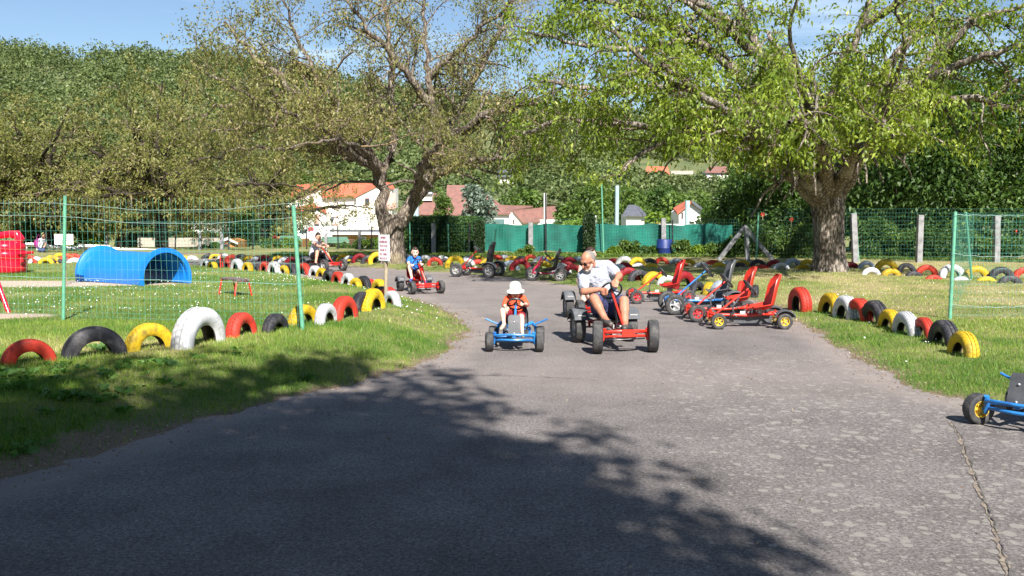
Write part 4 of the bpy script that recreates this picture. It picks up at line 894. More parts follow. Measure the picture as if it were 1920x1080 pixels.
    if plate: 
        pl = MB(); pl.box((.03, yf*.12, fz+.02), (.012, .07, .05)); pl.build('number_plate', M_WHITE, root, smooth=False)
    if board:
        b_ = MB(); zc = fz+.14; hw, hh = .078, .125; poly = [(-hw*.8,-hh),(hw*.8,-hh),(hw*.95,-hh*.8),(hw,hh*.7),(hw*.85,hh*.95),(hw*.6,hh),(-hw*.6,hh),(-hw*.85,hh*.95),(-hw,hh*.7),(-hw*.95,-hh*.8)]
        b_.prism(poly, -.005, .005, M=Matrix.Translation((0, yf+.0, zc))@Matrix.Rotation(rad(16), 4, 'X')); bo = b_.build('front_board', M_DGREY, root, smooth=False)
        for zz in (-.1, .035): MB().ball((0, yf+.012-zz*.28, zc+zz), (.011,.006,.011), 10, 6).build('bolt', M_SILV, bo)
    if handles:
        for sx in (-1, 1):
            h = MB(); h.tube([(sx*.1, yr+.12, fz+.06), (sx*.2, yr+.06, fz+.10), (sx*.245, yr+.02, fz+.04), (sx*.25, yr, rwr)], [.02,.024,.022,.016], 8); h.tube([(sx*.235, yr+.1, fz+.08), (sx*.40, yr+.12, fz+.155)], .0115, 8)
            h.build('brake_lever', fc, root)
    return root
def P2(px, py, dz=0): 
    p = gnd(px, py); return p
# driven karts
K1 = kart('red adult pedal kart ridden by the man in the pale polo shirt', 'pedal karts on the road', (1.30, 11.80, .004), (.17, -.98), fc=M_ORED, wr=.2, ww=.125, track=.70, wb=1.0, st=(-.13, .70, .135), steer=rad(-14), seat=M_BLK, seath=.35, seatz=.33)
K2 = kart('small blue pedal kart ridden by the child in the white sun hat', 'pedal karts on the road', (.045, 11.72, .004), (-.05, -1), fc=M_BLUE, rim=M_YRIM, wr=.12, ww=.095, track=.615, wb=.66, st=(-.03, .535, .105), seat=M_DGREY, fender=False, guard=False, board=True, handles=True, seatz=.2, seaty=-.22, seath=.36, seatw=.15, steer=rad(8), plate=False)
K3 = kart('red pedal kart ridden by the boy in the blue shirt', 'pedal karts on the road', (-1.98, 20.05, .004), (.38, -.92), fc=M_RED, rim=M_STEEL, wr=.14, ww=.105, track=.63, wb=.9, st=(-.1, .60, .13), seat=M_RED, seatz=.26, seath=.42, steer=rad(10), rub=M_RUB)
K4 = kart('red pedal kart with twin lamps ridden by the woman in white', 'pedal karts on the road', (-5.58, 27.7, .004), (.72, -.69), fc=M_RED, rim=M_SILV, wr=.18, ww=.12, track=.66, wb=.95, st=(-.08, .66, .13), headl=True, seat=M_BLK, seath=.3, fender=True)
K7 = kart('pedal kart with grey mudguards half hidden behind the man', 'pedal karts on the road', (1.32, 14.75, .004), (.12, -1), fc=M_RED, wr=.19, ww=.12, track=.68, wb=1.0, st=(-.13, .68, .14))
# parked karts
p = (gnd(852, 519)+gnd(940, 519.5))/2
K5 = kart('parked red pedal kart with tall black seat at the far road edge', 'parked pedal karts', (p.x, p.y-.1, .004), (-.9, .35), fc=M_RED, rim=M_SILV, wr=.18, ww=.12, track=.66, wb=.95, st=(-.0, .72, .13), seath=.62, seatz=.32, seat=M_BLK)
p = gnd(1025, 527)
K6 = kart('pink pedal trike with folded dark seat at the far road edge', 'parked pedal karts', (p.x, p.y+.1, .004), (-.93, .1), name='pedal_trike', fc=M_PINK, rim=M_SILV, wr=.16, ww=.10, track=.64, wb=.72, st=(-.02, .62, .1), seath=.52, seatz=.28, seat=M_BLK, fender=False, guard=False, plate=False, trike=True, seaty=-.2)
p = zplane(1241, 569)
K8 = kart('parked orange-red kart with red wheels, left of the parked group', 'parked pedal karts', (p.x, p.y+.2, .004), (-1, -.02), fc=M_ORED, rim=M_RRIM, wr=.13, ww=.10, track=.58, wb=.98, st=(-.02, .58, .13), seat=M_RED, seatz=.31, seath=.50, fender=False, seaty=-.30)
p = zplane(1319, 590)
K9 = kart('parked blue kart with large tyres and dark grey seat', 'parked pedal karts', (p.x, p.y+.25, .004), (-1, -.02), fc=M_BLUE, rim=M_SILV, wr=.175, ww=.13, track=.66, wb=1.0, st=(-.08, .72, .15), seat=M_DGREY, seatz=.36, seath=.55, fender=True, fendmat=M_GREYP, seaty=-.42)
p = zplane(1362, 604)
K10 = kart('parked red kart with red wheels between blue kart and nearest red kart', 'parked pedal karts', (p.x, p.y+.25, .004), (-1, -.05), fc=M_ORED, rim=M_RRIM, wr=.14, ww=.10, track=.58, wb=.97, st=(-.03, .62, .14), seat=M_ORED, seatz=.33, seath=.52, fender=False, seaty=-.36)
p = zplane(1409, 618)
K11 = kart('nearest parked red kart with yellow wheels and one grey mudguard', 'parked pedal karts', (p.x, p.y+.28, .004), (-1, 0), fc=M_ORED, rim=M_YRIM, wr=.118, ww=.085, track=.56, wb=.965, st=(-.02, .58, .135), seat=M_ORED, seatz=.29, seath=.50, fender=True, rwr=.118, seaty=-.33, fendmat=M_DGREY)
p = zplane(1833, 795); fw = Vector((-.80, -.60)).normalized()
rt = Vector((fw.y, -fw.x))
K12 = kart('small blue kart with yellow wheels cut by the right edge of the picture', 'parked pedal karts', (p.x-fw.x*.33-rt.x*.31, p.y-fw.y*.33-rt.y*.31, .004), fw, fc=M_BLUE, rim=M_YRIM, wr=.125, ww=.10, track=.615, wb=.66, st=(-.03, .60, .105), seat=M_DGREY, fender=False, guard=False, board=True, handles=True, seatz=.2, seaty=-.22, seath=.36, seatw=.15, steer=rad(-24), plate=False)

# ------------------------------------------------------------------ PEOPLE
def remeshed(name, prims, voxel, mats, root, smooth=3):
    mb = MB(); L0 = root.location
    for pr in prims:
        if pr[0] == 'c':
            _, p0, r0, p1, r1 = pr; p0 = Vector(p0)-L0; p1 = Vector(p1)-L0; d = p1-p0; n = max(2, int(d.length/(max(min(r0, r1), .006)*.7))+1); n = min(n, 14)
            mb.ball(p0, r0, 14, 9); mb.ball(p1, r1, 14, 9)
            if d.length > 1e-4: mb.tube([p0.lerp(p1, k/n) for k in range(n+1)], [r0+(r1-r0)*k/n for k in range(n+1)], 14)
        else:
            _, c, r_, R = pr; mb.ball(Vector(c)-L0, r_, 18, 12, R=R)
    o = mb.build(name, mats, None, smooth=False)
    md = o.modifiers.new('r', 'REMESH'); md.mode = 'VOXEL'; md.voxel_size = voxel; md.use_smooth_shade = True
    ms2 = o.modifiers.new('s', 'SMOOTH'); ms2.factor = .5; ms2.iterations = smooth
    bpy.context.view_layer.update(); dg = bpy.context.evaluated_depsgraph_get(); me = bpy.data.meshes.new_from_object(o.evaluated_get(dg)); me.name = name
    o.modifiers.clear(); o.data = me
    me.materials.clear()
    for m_ in (mats if isinstance(mats, (list, tuple)) else [mats]): me.materials.append(m_)
    me.polygons.foreach_set('use_smooth', [True]*len(me.polygons)); o.parent = root
    return o
def lerp(a, b, t): return Vector(a).lerp(Vector(b), t)
def hand(pr, wr_, hc, s, axis, curl):
    """palm at hc, knuckle line along axis, fingers reach out along d then curl towards curl"""
    wr_ = Vector(wr_); hc = Vector(hc); d = (hc-wr_).normalized(); axis = (Vector(axis)-d*Vector(axis).dot(d)).normalized(); curl = Vector(curl).normalized()
    pr.append(('c', wr_, .028*s, lerp(wr_, hc, .6), .030*s))
    for k, u in enumerate((-1, -.33, .33, 1)):
        kn = hc+axis*u*.030*s; pr.append(('c', lerp(wr_, hc, .5)+axis*u*.018*s, .017*s, kn, .014*s)); ln = (.85, 1., .95, .75)[k]
        a = kn+d*.026*s*ln+curl*.012*s; b_ = a+curl*.026*s*ln; c = b_+curl*.008*s-d*.020*s*ln; pr += [('c', kn, .0115*s, a, .0105*s), ('c', a, .0105*s, b_, .0095*s), ('c', b_, .0095*s, c, .0085*s)]
    th = lerp(wr_, hc, .45)-axis*.028*s; t2 = th-axis*.018*s+d*.028*s+curl*.012*s; t3 = t2+d*.018*s+curl*.022*s+axis*.01*s; pr += [('c', th, .014*s, t2, .0115*s), ('c', t2, .0115*s, t3, .0095*s)]
def person(label, J, hs, face, sex='m', skin=None, fat=1., s=1., clothes=None, hair=None, legs=True, voxel=.009, beard=False, glasses=False, hat=None, shoes=None, group='people riding pedal karts', lim=1., mouth=True):
    skin = skin or M_SKIN; J = {k: Vector(v) for k, v in J.items()}; pel = J['pelvis']
    root = empty('person', (pel.x, pel.y, 0.004), 0, label, 'person', group)
    f = Vector(face).normalized(); up0 = (J['head']-J['neck']).normalized(); rt_ = f.cross(up0).normalized(); up = rt_.cross(f).normalized(); RH = Matrix((rt_, f, up)).transposed()
    H = J['head']; pr = []
    def hp(x, y, z): return H+RH@Vector((x*hs, y*hs, z*hs))
    pr.append(('b', hp(0, -.012, .022), (.076*hs, .094*hs, .098*hs), RH)); pr.append(('b', hp(0, .022, -.045), (.060*hs, .068*hs, .072*hs), RH)); pr.append(('b', hp(0, .045, -.088), (.034*hs, .034*hs, .028*hs), RH))
    pr.append(('c', hp(0, .086, .012), .010*hs, hp(0, .108, -.028), .0145*hs)); pr.append(('c', hp(-.03, .078, .03), .012*hs, hp(.03, .078, .03), .012*hs))
    pr.append(('c', hp(-.018, .082, -.058), .008*hs, hp(.018, .082, -.058), .008*hs))
    for sx in (-1, 1): pr.append(('b', hp(sx*.078, -.005, -.005), (.010*hs, .020*hs, .032*hs), RH)); pr.append(('b', hp(sx*.042, .062, -.022), (.022*hs, .02*hs, .022*hs), RH))
    pr.append(('c', lerp(H, J['neck'], .45), .050*hs*s*lim, J['neck'], .058*hs*lim))
    shw = (J['shL']-J['shR']).length
    pr.append(('c', J['neck'], .06*s, J['chest'], .11*s*fat))
    for sd in 'LR':
        sh_, el, wr_, ha = J['sh'+sd], J['el'+sd], J['wr'+sd], J['ha'+sd]; hip, kn, an, to = J['hip'+sd], J['kn'+sd], J['an'+sd], J['to'+sd]
        pr += [('c', lerp(J['neck'], sh_, .25), .06*s, sh_, .058*s*lim), ('c', sh_, .056*s*lim, el, .042*s*lim), ('c', el, .042*s*lim, wr_, .029*s*lim), ('c', lerp(el, wr_, .12), .043*s*lim, lerp(el, wr_, .5), .038*s*lim)]
        pr += [('c', pel, .12*s*fat, hip, .10*s*fat), ('c', hip, .088*s*lim, kn, .060*s*lim), ('c', kn, .058*s*lim, an, .036*s*lim), ('c', lerp(kn, an, .15), .058*s*lim, lerp(kn, an, .42), .055*s*lim), ('c', an, .038*s, to, .026*s)]
        hand(pr, wr_, ha, s*1.05, J.get('ax'+sd, Vector((1, 0, .3))), J.get('cu'+sd, Vector((0, -.3, -1))))
    pr += [('c', pel, .13*s*fat, J['chest'], .135*s*fat)]
    remeshed('body', pr, voxel, skin, root)
    # eyes and mouth
    if not glasses:
        for sx in (-1, 1):
            e = MB(); e.ball(hp(sx*.030, .086, .012)-root.location, (.011*hs, .006*hs, .007*hs), 10, 6, R=RH); e.build('eye', paint('eye_dark', (.03,.02,.015)), root)
            e = MB(); e.tube([hp(sx*.018,.092,.034)-root.location, hp(sx*.046,.083,.036)-root.location], .0045*hs, 5); e.build('eyebrow', paint('brow_dark', (.04,.025,.02)), root)
    else:
        g_ = MB()
        for sx in (-1, 1): g_.ball(hp(sx*.034, .093, .008)-root.location, (.027*hs, .008*hs, .020*hs), 14, 8, R=RH); g_.tube([hp(sx*.058,.088,.014)-root.location, hp(sx*.082,.0,.010)-root.location], .003*hs, 5)
        g_.tube([hp(-.012,.10,.014)-root.location, hp(.012,.10,.014)-root.location], .003*hs, 5); g_.build('sunglasses', paint('dark_lens', (.012,.011,.012), rough=.12, bump=0), root)
    if mouth:
        e = MB(); e.tube([hp(-.024,.083,-.050)-root.location, hp(-.010,.093,-.057)-root.location, hp(.010,.093,-.057)-root.location, hp(.024,.083,-.050)-root.location], .0055*hs, 6); e.build('mouth', paint('lips', (.36,.09,.07)), root)
    if beard: 
        hb = [('b', hp(0,.045,-.088), (.045*hs,.046*hs,.034*hs), RH), ('b', hp(0,.082,-.078), (.026*hs,.012*hs,.020*hs), RH)]
        for sx in (-1, 1): hb += [('c', hp(sx*.040,.045,-.080), .024*hs, hp(sx*.062,.012,-.035), .016*hs)]
        remeshed('beard', hb, voxel*.8, paint('grey_beard', (.42,.38,.35), (.3,.27,.25), .9, 60), root, 2)
    if hair:
        hm_, kind = hair; hb = [('b', hp(0,-.03,.038), (.081*hs,.088*hs,.092*hs), RH), ('b', hp(0,.02,.085), (.058*hs,.052*hs,.038*hs), RH)] if kind != 'short' else [('b', hp(0,-.036,.032), (.0805*hs,.082*hs,.088*hs), RH)]
        if kind == 'updo': hb += [('b', hp(0,-.02,.11), (.05*hs,.05*hs,.04*hs), RH), ('b', hp(0,-.09,.0), (.05*hs,.04*hs,.07*hs), RH)]
        if kind == 'boy': hb += [('b', hp(0,.045,.083), (.05*hs,.04*hs,.028*hs), RH)]
        remeshed('hair', hb, voxel*.8, hm_, root, 2)
    if hat:
        h = MB(); pf = [(0,.135),(.035,.132),(.066,.115),(.084,.085),(.090,.045),(.091,.028),(.094,.024),(.099,.018),(.099,.013),(.094,.016),(.088,.020),(.084,.045),(.078,.08),(.06,.107),(.03,.124),(0,.127)]
        h.lathe([(a*hs, b2*hs) for a, b2 in pf], 28, 'Z', closed=False, R=RH, c=hp(0, -.004, .0)-root.location); 
        # visor, pushed forward
        V = []; nu = 13
        for k in range(nu):
            a_ = rad(-72+144*k/(nu-1))
            for q, (r_, zz) in enumerate(((.088,.030),(.130,.018),(.158 if abs(k-6) < 5 else .135,.004))): V.append(tuple(hp(math.sin(a_)*r_, math.cos(a_)*r_, zz)-root.location))
        b0_ = len(h.v); h.v += V
        for k in range(nu-1):
            for q in range(2): i_ = b0_+k*3+q; h.f.append((i_, i_+1, i_+4, i_+3)); h.m.append(0)
        ho = h.build('sun_hat', hat, root)
        fl = MB(); V = []   # neck flap
        for k in range(11):
            a_ = rad(110+140*k/10)
            for r_, zz in ((.09,.03),(.112,-.06),(.135,-.14)): V.append(tuple(hp(math.sin(a_)*r_*(1+.04*math.sin(k*2.)), math.cos(a_)*r_, zz)-root.location))
        fl.v = V
        for k in range(10):
            for q in range(2): i_ = k*3+q; fl.f.append((i_, i_+1, i_+4, i_+3)); fl.m.append(0)
        fl.build('neck_flap', hat, ho)
    C = clothes or {}
    if 'shirt' in C:
        sm_, slv, loose = C['shirt']; q = [('c', J['chest'], .145*s*fat*loose, lerp(J['chest'], pel, .55), .158*s*fat*loose), ('c', lerp(J['chest'], pel, .55), .158*s*fat*loose, lerp(J['chest'], pel, .93), .150*s*fat*loose), ('c', lerp(J['neck'], J['chest'], .12), .066*s, J['chest'], .14*s*fat)]
        for sd in 'LR':
            sh_, el = J['sh'+sd], J['el'+sd]; q += [('c', lerp(J['neck'], sh_, .2), .072*s, sh_, .072*s*lim), ('c', lerp(J['chest'], sh_, .4), .115*s*fat, J['chest'], .13*s*fat)]
            if slv > 0: q.append(('c', sh_, .072*s*lim, lerp(sh_, el, slv), .062*s*lim+(.006 if slv < .9 else 0)))
        so_ = remeshed('shirt', q, voxel, sm_, root)
        if 'collar' in C:
            cm = C['collar']; cb = MB(); dn_ = (J['neck']-J['chest']).normalized()
            cb.lathe([(.064*s,-.012),(.070*s,.012),(.062*s,.022),(.058*s,-.012)], 20, 'Z', R=dn_.to_track_quat('Z', 'Y').to_matrix(), c=lerp(J['neck'], J['chest'], .06)-root.location); cb.build('collar', cm, so_)
    if 'shorts' in C:
        sm_, ln, wd = C['shorts']; q = [('c', pel, .15*s*fat*wd, lerp(pel, J['chest'], .18), .145*s*fat*wd)]
        for sd in 'LR': q += [('c', pel, .135*s*fat*wd, J['hip'+sd], .115*s*fat*wd), ('c', J['hip'+sd], .108*s*lim*wd, lerp(J['hip'+sd], J['kn'+sd], ln), .082*s*lim*wd)]
        remeshed('shorts', q, voxel, sm_, root)
    if shoes:
        for sd in 'LR':
            a_ = J['an'+sd]; t_ = J['to'+sd]; dd = (t_-a_).normalized(); q = [('c', a_-Vector((0,0,.02*s))-dd*.03*s, .042*s, lerp(a_, t_, .6)-Vector((0,0,.012*s)), .041*s), ('c', lerp(a_, t_, .6)-Vector((0,0,.012*s)), .041*s, t_+dd*.02*s, .034*s)]
            remeshed('shoe', q, voxel, shoes, root)
    return root
# man in the pale polo shirt
d = 12.1
J = dict(pelvis=at(1141,577,12.22), chest=at(1121,520,12.16), neck=at(1112,498,12.10), head=at(1102,490,12.02), shR=at(1093,518,12.10), shL=at(1139,499,12.14), elR=at(1095,547,11.98), wrR=at(1124,543,11.90), haR=at(1134,546,11.84),
  elL=at(1161,517,12.0), wrL=at(1157,523,11.88), haL=at(1154,530,11.83), hipR=at(1127,578,12.1), hipL=at(1156,578,12.1), knR=at(1114,560,11.74), knL=at(1170,564,11.74), anR=at(1134,597,11.52), toR=at(1144,607,11.34), anL=at(1172,607,11.50), toL=at(1171,615,11.33),
  axR=(0,.1,1), cuR=(.2,-.9,-.2), axL=(1,0,.15), cuL=(0,-.5,-.9))
M_POLO = paint('pale_blue_polo', (.34,.36,.42), (.29,.31,.37), .85, 6, 1.0, 13, detail=3); M_NAVY = paint('navy_cotton', (.045,.052,.15), (.03,.035,.10), .85, 6, 1.0, 13, detail=3)
person('grey-bearded man in pale polo shirt, sunglasses and navy shorts leaning over a kart wheel', J, 1.08, (-.62, -.62, -.42), skin=M_SKINR, fat=1.12, s=1.04, lim=1.08, clothes={'shirt': (M_POLO, .62, 1.04), 'shorts': (M_NAVY, .80, 1.05), 'collar': M_NAVY},
  hair=(paint('grey_hair', (.22,.20,.19), (.12,.11,.11), .9, 60), 'short'), beard=True, glasses=True, shoes=paint('dark_sandal', (.06,.055,.05), (.12,.10,.09)))
# child in sun hat
J = dict(pelvis=at(967,590,11.98), chest=at(966,569,11.98), neck=at(966,557,11.98), head=at(966,545,11.94), shR=at(951,560,11.95), shL=at(981,560,11.95), elR=at(946,572,11.86), wrR=at(949,577.5,11.78), haR=at(952,578.5,11.74),
  elL=at(987,571,11.86), wrL=at(983,569.5,11.76), haL=at(979,568.5,11.73), hipR=at(959,592,11.95), hipL=at(975,592,11.95), knR=at(942.5,582.5,11.68), knL=at(978,594.5,11.66), anR=at(945,608,11.58), toR=at(940,616,11.5), anL=at(979,622,11.5), toL=at(980.5,629,11.42),
  axR=(0,.2,1), cuR=(.3,-.8,-.2), axL=(0,.2,1), cuL=(-.3,-.8,-.2))
M_ORS = paint('orange_red_shirt', (.80,.10,.03), (.66,.07,.025), .85, 6, 1.0, 13, detail=3)
person('small child in white sun hat, orange-red shirt and dark red shorts driving the blue kart', J, .90, (.10, -1, -.22), skin=M_SKINP, s=.60, voxel=.006, clothes={'shirt': (M_ORS, .95, 1.06), 'shorts': (paint('dark_red_shorts', (.30,.02,.035), (.22,.015,.03)), .62, 1.1)}, hat=paint('white_cotton', (.58,.60,.56), (.50,.52,.48), .85, 8, .2, 40), hair=(paint('light_brown_hair', (.2,.11,.06)), 'short'), shoes=paint('beige_sandal', (.45,.38,.32), (.3,.25,.2)))
# boy in blue
J = dict(pelvis=at(777,511,20.45), chest=at(776,494,20.40), neck=at(777,483,20.38), head=at(778,473.5,20.32), shR=at(767.5,485.5,20.35), shL=at(785.5,485,20.35), elR=at(765.5,495,20.2), wrR=at(771,497,20.05), haR=at(773.5,496.5,19.98),
  elL=at(788,494,20.2), wrL=at(790.5,496,20.05), haL=at(791.5,495,19.97), hipR=at(772,511,20.4), hipL=at(783,511,20.4), knR=at(767.5,500,20.1), knL=at(787.5,508,20.1), anR=at(772,521,19.95), toR=at(770,526,19.85), anL=at(796,524,19.9), toL=at(798,529,19.8))
M_BSH = paint('bright_blue_shirt', (.015,.17,.62), (.012,.12,.48), .85, 6, 1.0, 13, detail=3)
person('dark-haired boy in bright blue shirt driving the red kart past the white sign', J, .95, (.25, -1, -.12), skin=M_SKINP, s=.72, voxel=.008, clothes={'shirt': (M_BSH, .5, 1.05), 'shorts': (paint('dark_shorts', (.05,.025,.04)), .55, 1.05), 'collar': M_BSH}, hair=(paint('dark_brown_hair', (.03,.018,.012), (.06,.035,.02)), 'boy'), shoes=paint('blue_shoe', (.05,.08,.3)))
# woman in white
J = dict(pelvis=at(588,478,27.95), chest=at(593,461,27.9), neck=at(595,452,27.85), head=at(597,444.5,27.8), shR=at(588,455,27.7), shL=at(601,454,28.0), elR=at(597,462,27.4), wrR=at(605,463,27.25), haR=at(608,462.5,27.2),
  elL=at(608,459,27.9), wrL=at(613,460.5,27.7), haL=at(615,461,27.6), hipR=at(589,479,27.75), hipL=at(592,478,28.1), knR=at(595,472,27.3), knL=at(612,473,27.8), anR=at(592,492,27.2), toR=at(595,496,27.1), anL=at(619,487,27.6), toL=at(622,490,27.5))
M_WSH = paint('white_top', (.60,.60,.66), (.5,.51,.58), .8, 6, .2, 40)
person('dark-haired woman in a sleeveless white top driving the kart with twin lamps', J, 1.0, (.75, -.66, -.15), skin=M_SKIN, s=.92, voxel=.011, clothes={'shirt': (M_WSH, 0, 1.1), 'shorts': (paint('black_shorts', (.03,.02,.022)), .75, 1.0)}, hair=(paint('black_brown_hair', (.025,.012,.01), (.05,.025,.02)), 'updo'), shoes=M_BLK)
# bare-chested person behind the man
J = dict(pelvis=at(1118,560,15.15), chest=at(1106,512,15.1), neck=at(1108,492,15.05), head=at(1108,478,15.0), shR=at(1091,500,15.05), shL=at(1128,498,15.1), elR=at(1085,527,14.95), wrR=at(1093,552,14.75), haR=at(1096,558,14.7),
  elL=at(1135,522,15.0), wrL=at(1135,535,14.75), haL=at(1132,540,14.7), hipR=at(1108,560,15.05), hipL=at(1128,560,15.05), knR=at(1102,548,14.7), knL=at(1140,548,14.7), anR=at(1116,574,14.55), toR=at(1118,580,14.45), anL=at(1140,574,14.5), toL=at(1141,580,14.4))
person('bare-armed dark-haired person mostly hidden behind the man in the polo shirt', J, 1.02, (.05, -1, -.1), skin=M_SKINP, s=.95, voxel=.010, clothes={'shorts': (M_NAVY, .8, 1.0)}, hair=(paint('dark_hair', (.04,.02,.015), (.08,.04,.03)), 'boy'), shoes=M_BLK)
# distant person in a white top
b_ = gnd(78, 481); y = b_.y+1.5
def dj(px, py, dd=0): return at(px, py, y+dd)
J = dict(pelvis=dj(78,462), chest=dj(79,453), neck=dj(80,448), head=dj(82,444), shR=dj(75,450), shL=dj(84,450), elR=dj(74,456), wrR=dj(75,461), haR=dj(75.5,463), elL=dj(86,456), wrL=dj(84,461,-.3), haL=dj(83,462,-.35), hipR=dj(75.5,463), hipL=dj(80.5,463), knR=dj(75,470,-.1), knL=dj(81.5,470,-.1), anR=dj(75,478), toR=dj(75,479.5,-.2), anL=dj(82,478), toL=dj(82,479.5,-.2))
person('distant person in a whitish top with a purple bag beside the red play barrel', J, 1.0, (.6, -.6, -.5), s=.9, voxel=.014, clothes={'shirt': (M_WSH, .5, 1.05), 'shorts': (M_NAVY, .98, 1.0)}, hair=(M_BLK, 'short'), group='people on foot')
bg_ = MB(); bg_.ball((0,0,0), (.2,.12,.22), 12, 8); bg_.tube([(-.1,0,.15),(0,0,.4),(.1,0,.15)], .012, 6); o = bg_.build('bag', paint('purple_cloth', (.35,.02,.22)))
o.location = dj(72.5, 457, .1); tag(o, 'purple bag at the side of the distant person', 'bag')

# ------------------------------------------------------------------ FENCES
def wire_panel(root, name, A0, A1, z0, z1, dx, zs, wr_, mat, wob=.0, seed=0, n=None, topwob=0.):
    """welded mesh between ground points A0 and A1; zs = list of wire heights"""
    r = random.Random(seed); A0 = Vector(A0); A1 = Vector(A1); L = (A1-A0).length; n = n or int(L/dx); mb = MB(); d = (A1-A0)/L; perp = Vector((-d.y, d.x, 0))
    sagf = lambda u, z: (math.sin(u*9+seed)*.5+math.sin(u*23+seed*2)*.25)*topwob*(z-z0)/(z1-z0)
    for i in range(n+1):
        u = i/n; p = A0.lerp(A1, u); pts = []
        for k in range(6):
            z = z0+(z1-z0)*k/5; pts.append(p+Vector((0,0,z))+perp*(math.sin(u*14+k)*wob)+Vector((0,0,sagf(u, z)))+d*math.sin(k*1.7+i)*wob*.25)
        mb.tube(pts, wr_, 3, cap=False)
    for z in zs:
        pts = []; m_ = n*2
        for i in range(m_+1):
            u = i/m_; p = A0.lerp(A1, u); pts.append(p+Vector((0,0,z+(wr_*2.2 if i % 2 else -wr_*2.2)+sagf(u, z)))+perp*(math.sin(u*14+z*3)*wob))
        mb.tube(pts, wr_, 3, cap=False)
    return mb.build(name, mat, root, smooth=False)
def post(root, p0, p1, r_, mat, name='post', seg=10, shape='round'):
    mb = MB()
    if shape == 'round': mb.tube([p0, lerp(p0, p1, .5), p1], r_, seg)
    else:
        p0 = Vector(p0); p1 = Vector(p1); d = (p1-p0); R = d.to_track_quat('Z', 'Y').to_matrix(); mb.box((p0+p1)/2, (r_*2, r_*2, d.length), R); 
    return mb.build(name, mat, root, smooth=(shape == 'round'))
# near left fence
f0 = gnd(118, 600); f1 = gnd(568, 619); fm1 = f0+(f0-f1)*.55; fm1.z = f0.z
e = empty('wire_mesh_fence', f0, 0, 'green wavy wire-mesh fence with green posts behind the near left tyres', 'fence')
o0 = Vector(f0)
def loc(v): return Vector(v)-o0
dirf = (f1-f0).normalized()
post(e, loc(f0)+Vector((0,0,-.1)), loc(at(122, 367, f0.y)), .024, M_GPOST)
top1 = at(550, 385, f1.y+.02); post(e, loc(f1)+Vector((0,0,-.1)), loc(top1), .026, M_GPOST)
pm = fm1; post(e, loc(pm)+Vector((0,0,-.1)), loc(pm)+Vector((0,0,1.62)), .024, M_GPOST)
H = at(122, 372, f0.y).z-f0.z
zs = [.06, .12]+[.2+.127*k for k in range(11)]; zs = [z for z in zs if z < H]
back = Vector((0, .06, 0))
wire_panel(e, 'mesh', loc(f0)+back, loc(f1)+back, .03, H, .086, zs, .0014, M_GWIRE, .012, 3, topwob=.018)
wire_panel(e, 'mesh', loc(fm1)+back, loc(f0)+back, .03, H, .086, zs, .0014, M_GWIRE, .012, 5, topwob=.015)
for zz, ph in ((H*.965, 0), (H*.86, 1), (H*.35, 2)):
    pts = []
    for k in range(60):
        u = k/59; p = fm1.lerp(f1, u) if u < 1 else f1; q = loc(fm1).lerp(loc(f1), u); uu = (u-.355)/.645; sag = -.10*math.sin(math.pi*max(0, uu))**1 if ph < 2 else 0
        pts.append(q+Vector((0, -.01, zz+sag+.006*math.sin(k*.5+ph)+.002*math.sin(k*1.9))))
    MB().tube(pts, .0026, 4, cap=False).build('tension_wire', M_WWIRE, e)
# right fence corner
g0 = gnd(1781, 598); g1 = g0+Vector((2.2, .25, 0)); gb = gnd(1822, 523)
e = empty('wire_mesh_fence', g0, 0, 'green wire-mesh fence corner with leaning green post at the right edge', 'fence'); o0 = Vector(g0)
tp = at(1791, 397, g0.y+.05); post(e, Vector((0,0,-.1)), loc(tp), .027, M_GPOST)
Hh = tp.z-g0.z-.03
zs = [.05+.118*k for k in range(14) if .05+.118*k < Hh]
wire_panel(e, 'mesh', Vector((.02,.04,0)), loc(g1), .02, Hh, .062, zs, .0017, M_GWIRE, .012, 8, topwob=.012)
for zz in (Hh*.99, Hh*.62, .22): 
    pts = [Vector((0,0,zz)).lerp(loc(g1)+Vector((0,0,zz)), k/30)+Vector((0,-.01,-.05*math.sin(math.pi*min(1, k/22))*(1 if zz < Hh*.9 else .3)+.008*math.sin(k*1.7))) for k in range(31)]
    MB().tube(pts, .003, 4, cap=False).build('tension_wire', M_WWIRE, e)
tb = at(1811, 398, gb.y-.5); post(e, loc(gb), loc(tb), .026, M_GPOST)
wire_panel(e, 'mesh', Vector((0,.05,0)), loc(gb), .02, Hh, .36, zs, .0017, M_GWIRE, .01, 9)
post(e, loc(g1)+Vector((0,0,-.1)), loc(g1)+Vector((0,0,Hh)), .026, M_GPOST)
# long back fence: panels with posts
def far_fence(label, pxs, base, y, h, dx, mat, posts, wr_=.004, zstep=.12):
    a = at(pxs[0], base, y); c = at(pxs[1], base, y); a.z = tz(a.x, a.y); c.z = tz(c.x, c.y); ee = empty('wire_mesh_fence', a, 0, label, 'fence'); 
    wire_panel(ee, 'mesh', (0,0,0), c-a, .02, h, dx, [.05+zstep*k for k in range(int(h/zstep)+1)], wr_, mat, .0, 1)
    for (bx, by, tx, ty, kind) in posts:
        p0 = at(bx, by, y-.06)-a; p1 = at(tx, ty, y-.06)-a; p0.z = min(p0.z, 0)-.15
        post(ee, p0, p1, {'c': .085 if y < 41 else .06, 'g': .028, 'k': .03}[kind], {'c': M_CONC, 'g': M_GPOST, 'k': M_BLK}[kind], 'concrete_post' if kind == 'c' else 'post', shape='sq' if kind == 'c' else 'round')
    return ee
M_DWIRE = paint('dark_green_wire', (.02,.10,.08), (.03,.14,.10), .5, 5, 0)
far_fence('far green mesh fence in front of the dark hedge', (760, 905), 485, 36.4, 1.45, .10, M_DWIRE, [(769,485,768,404,'g'),(813,485,813,419,'c'),(842,485,840,420,'g')], .003, .12)
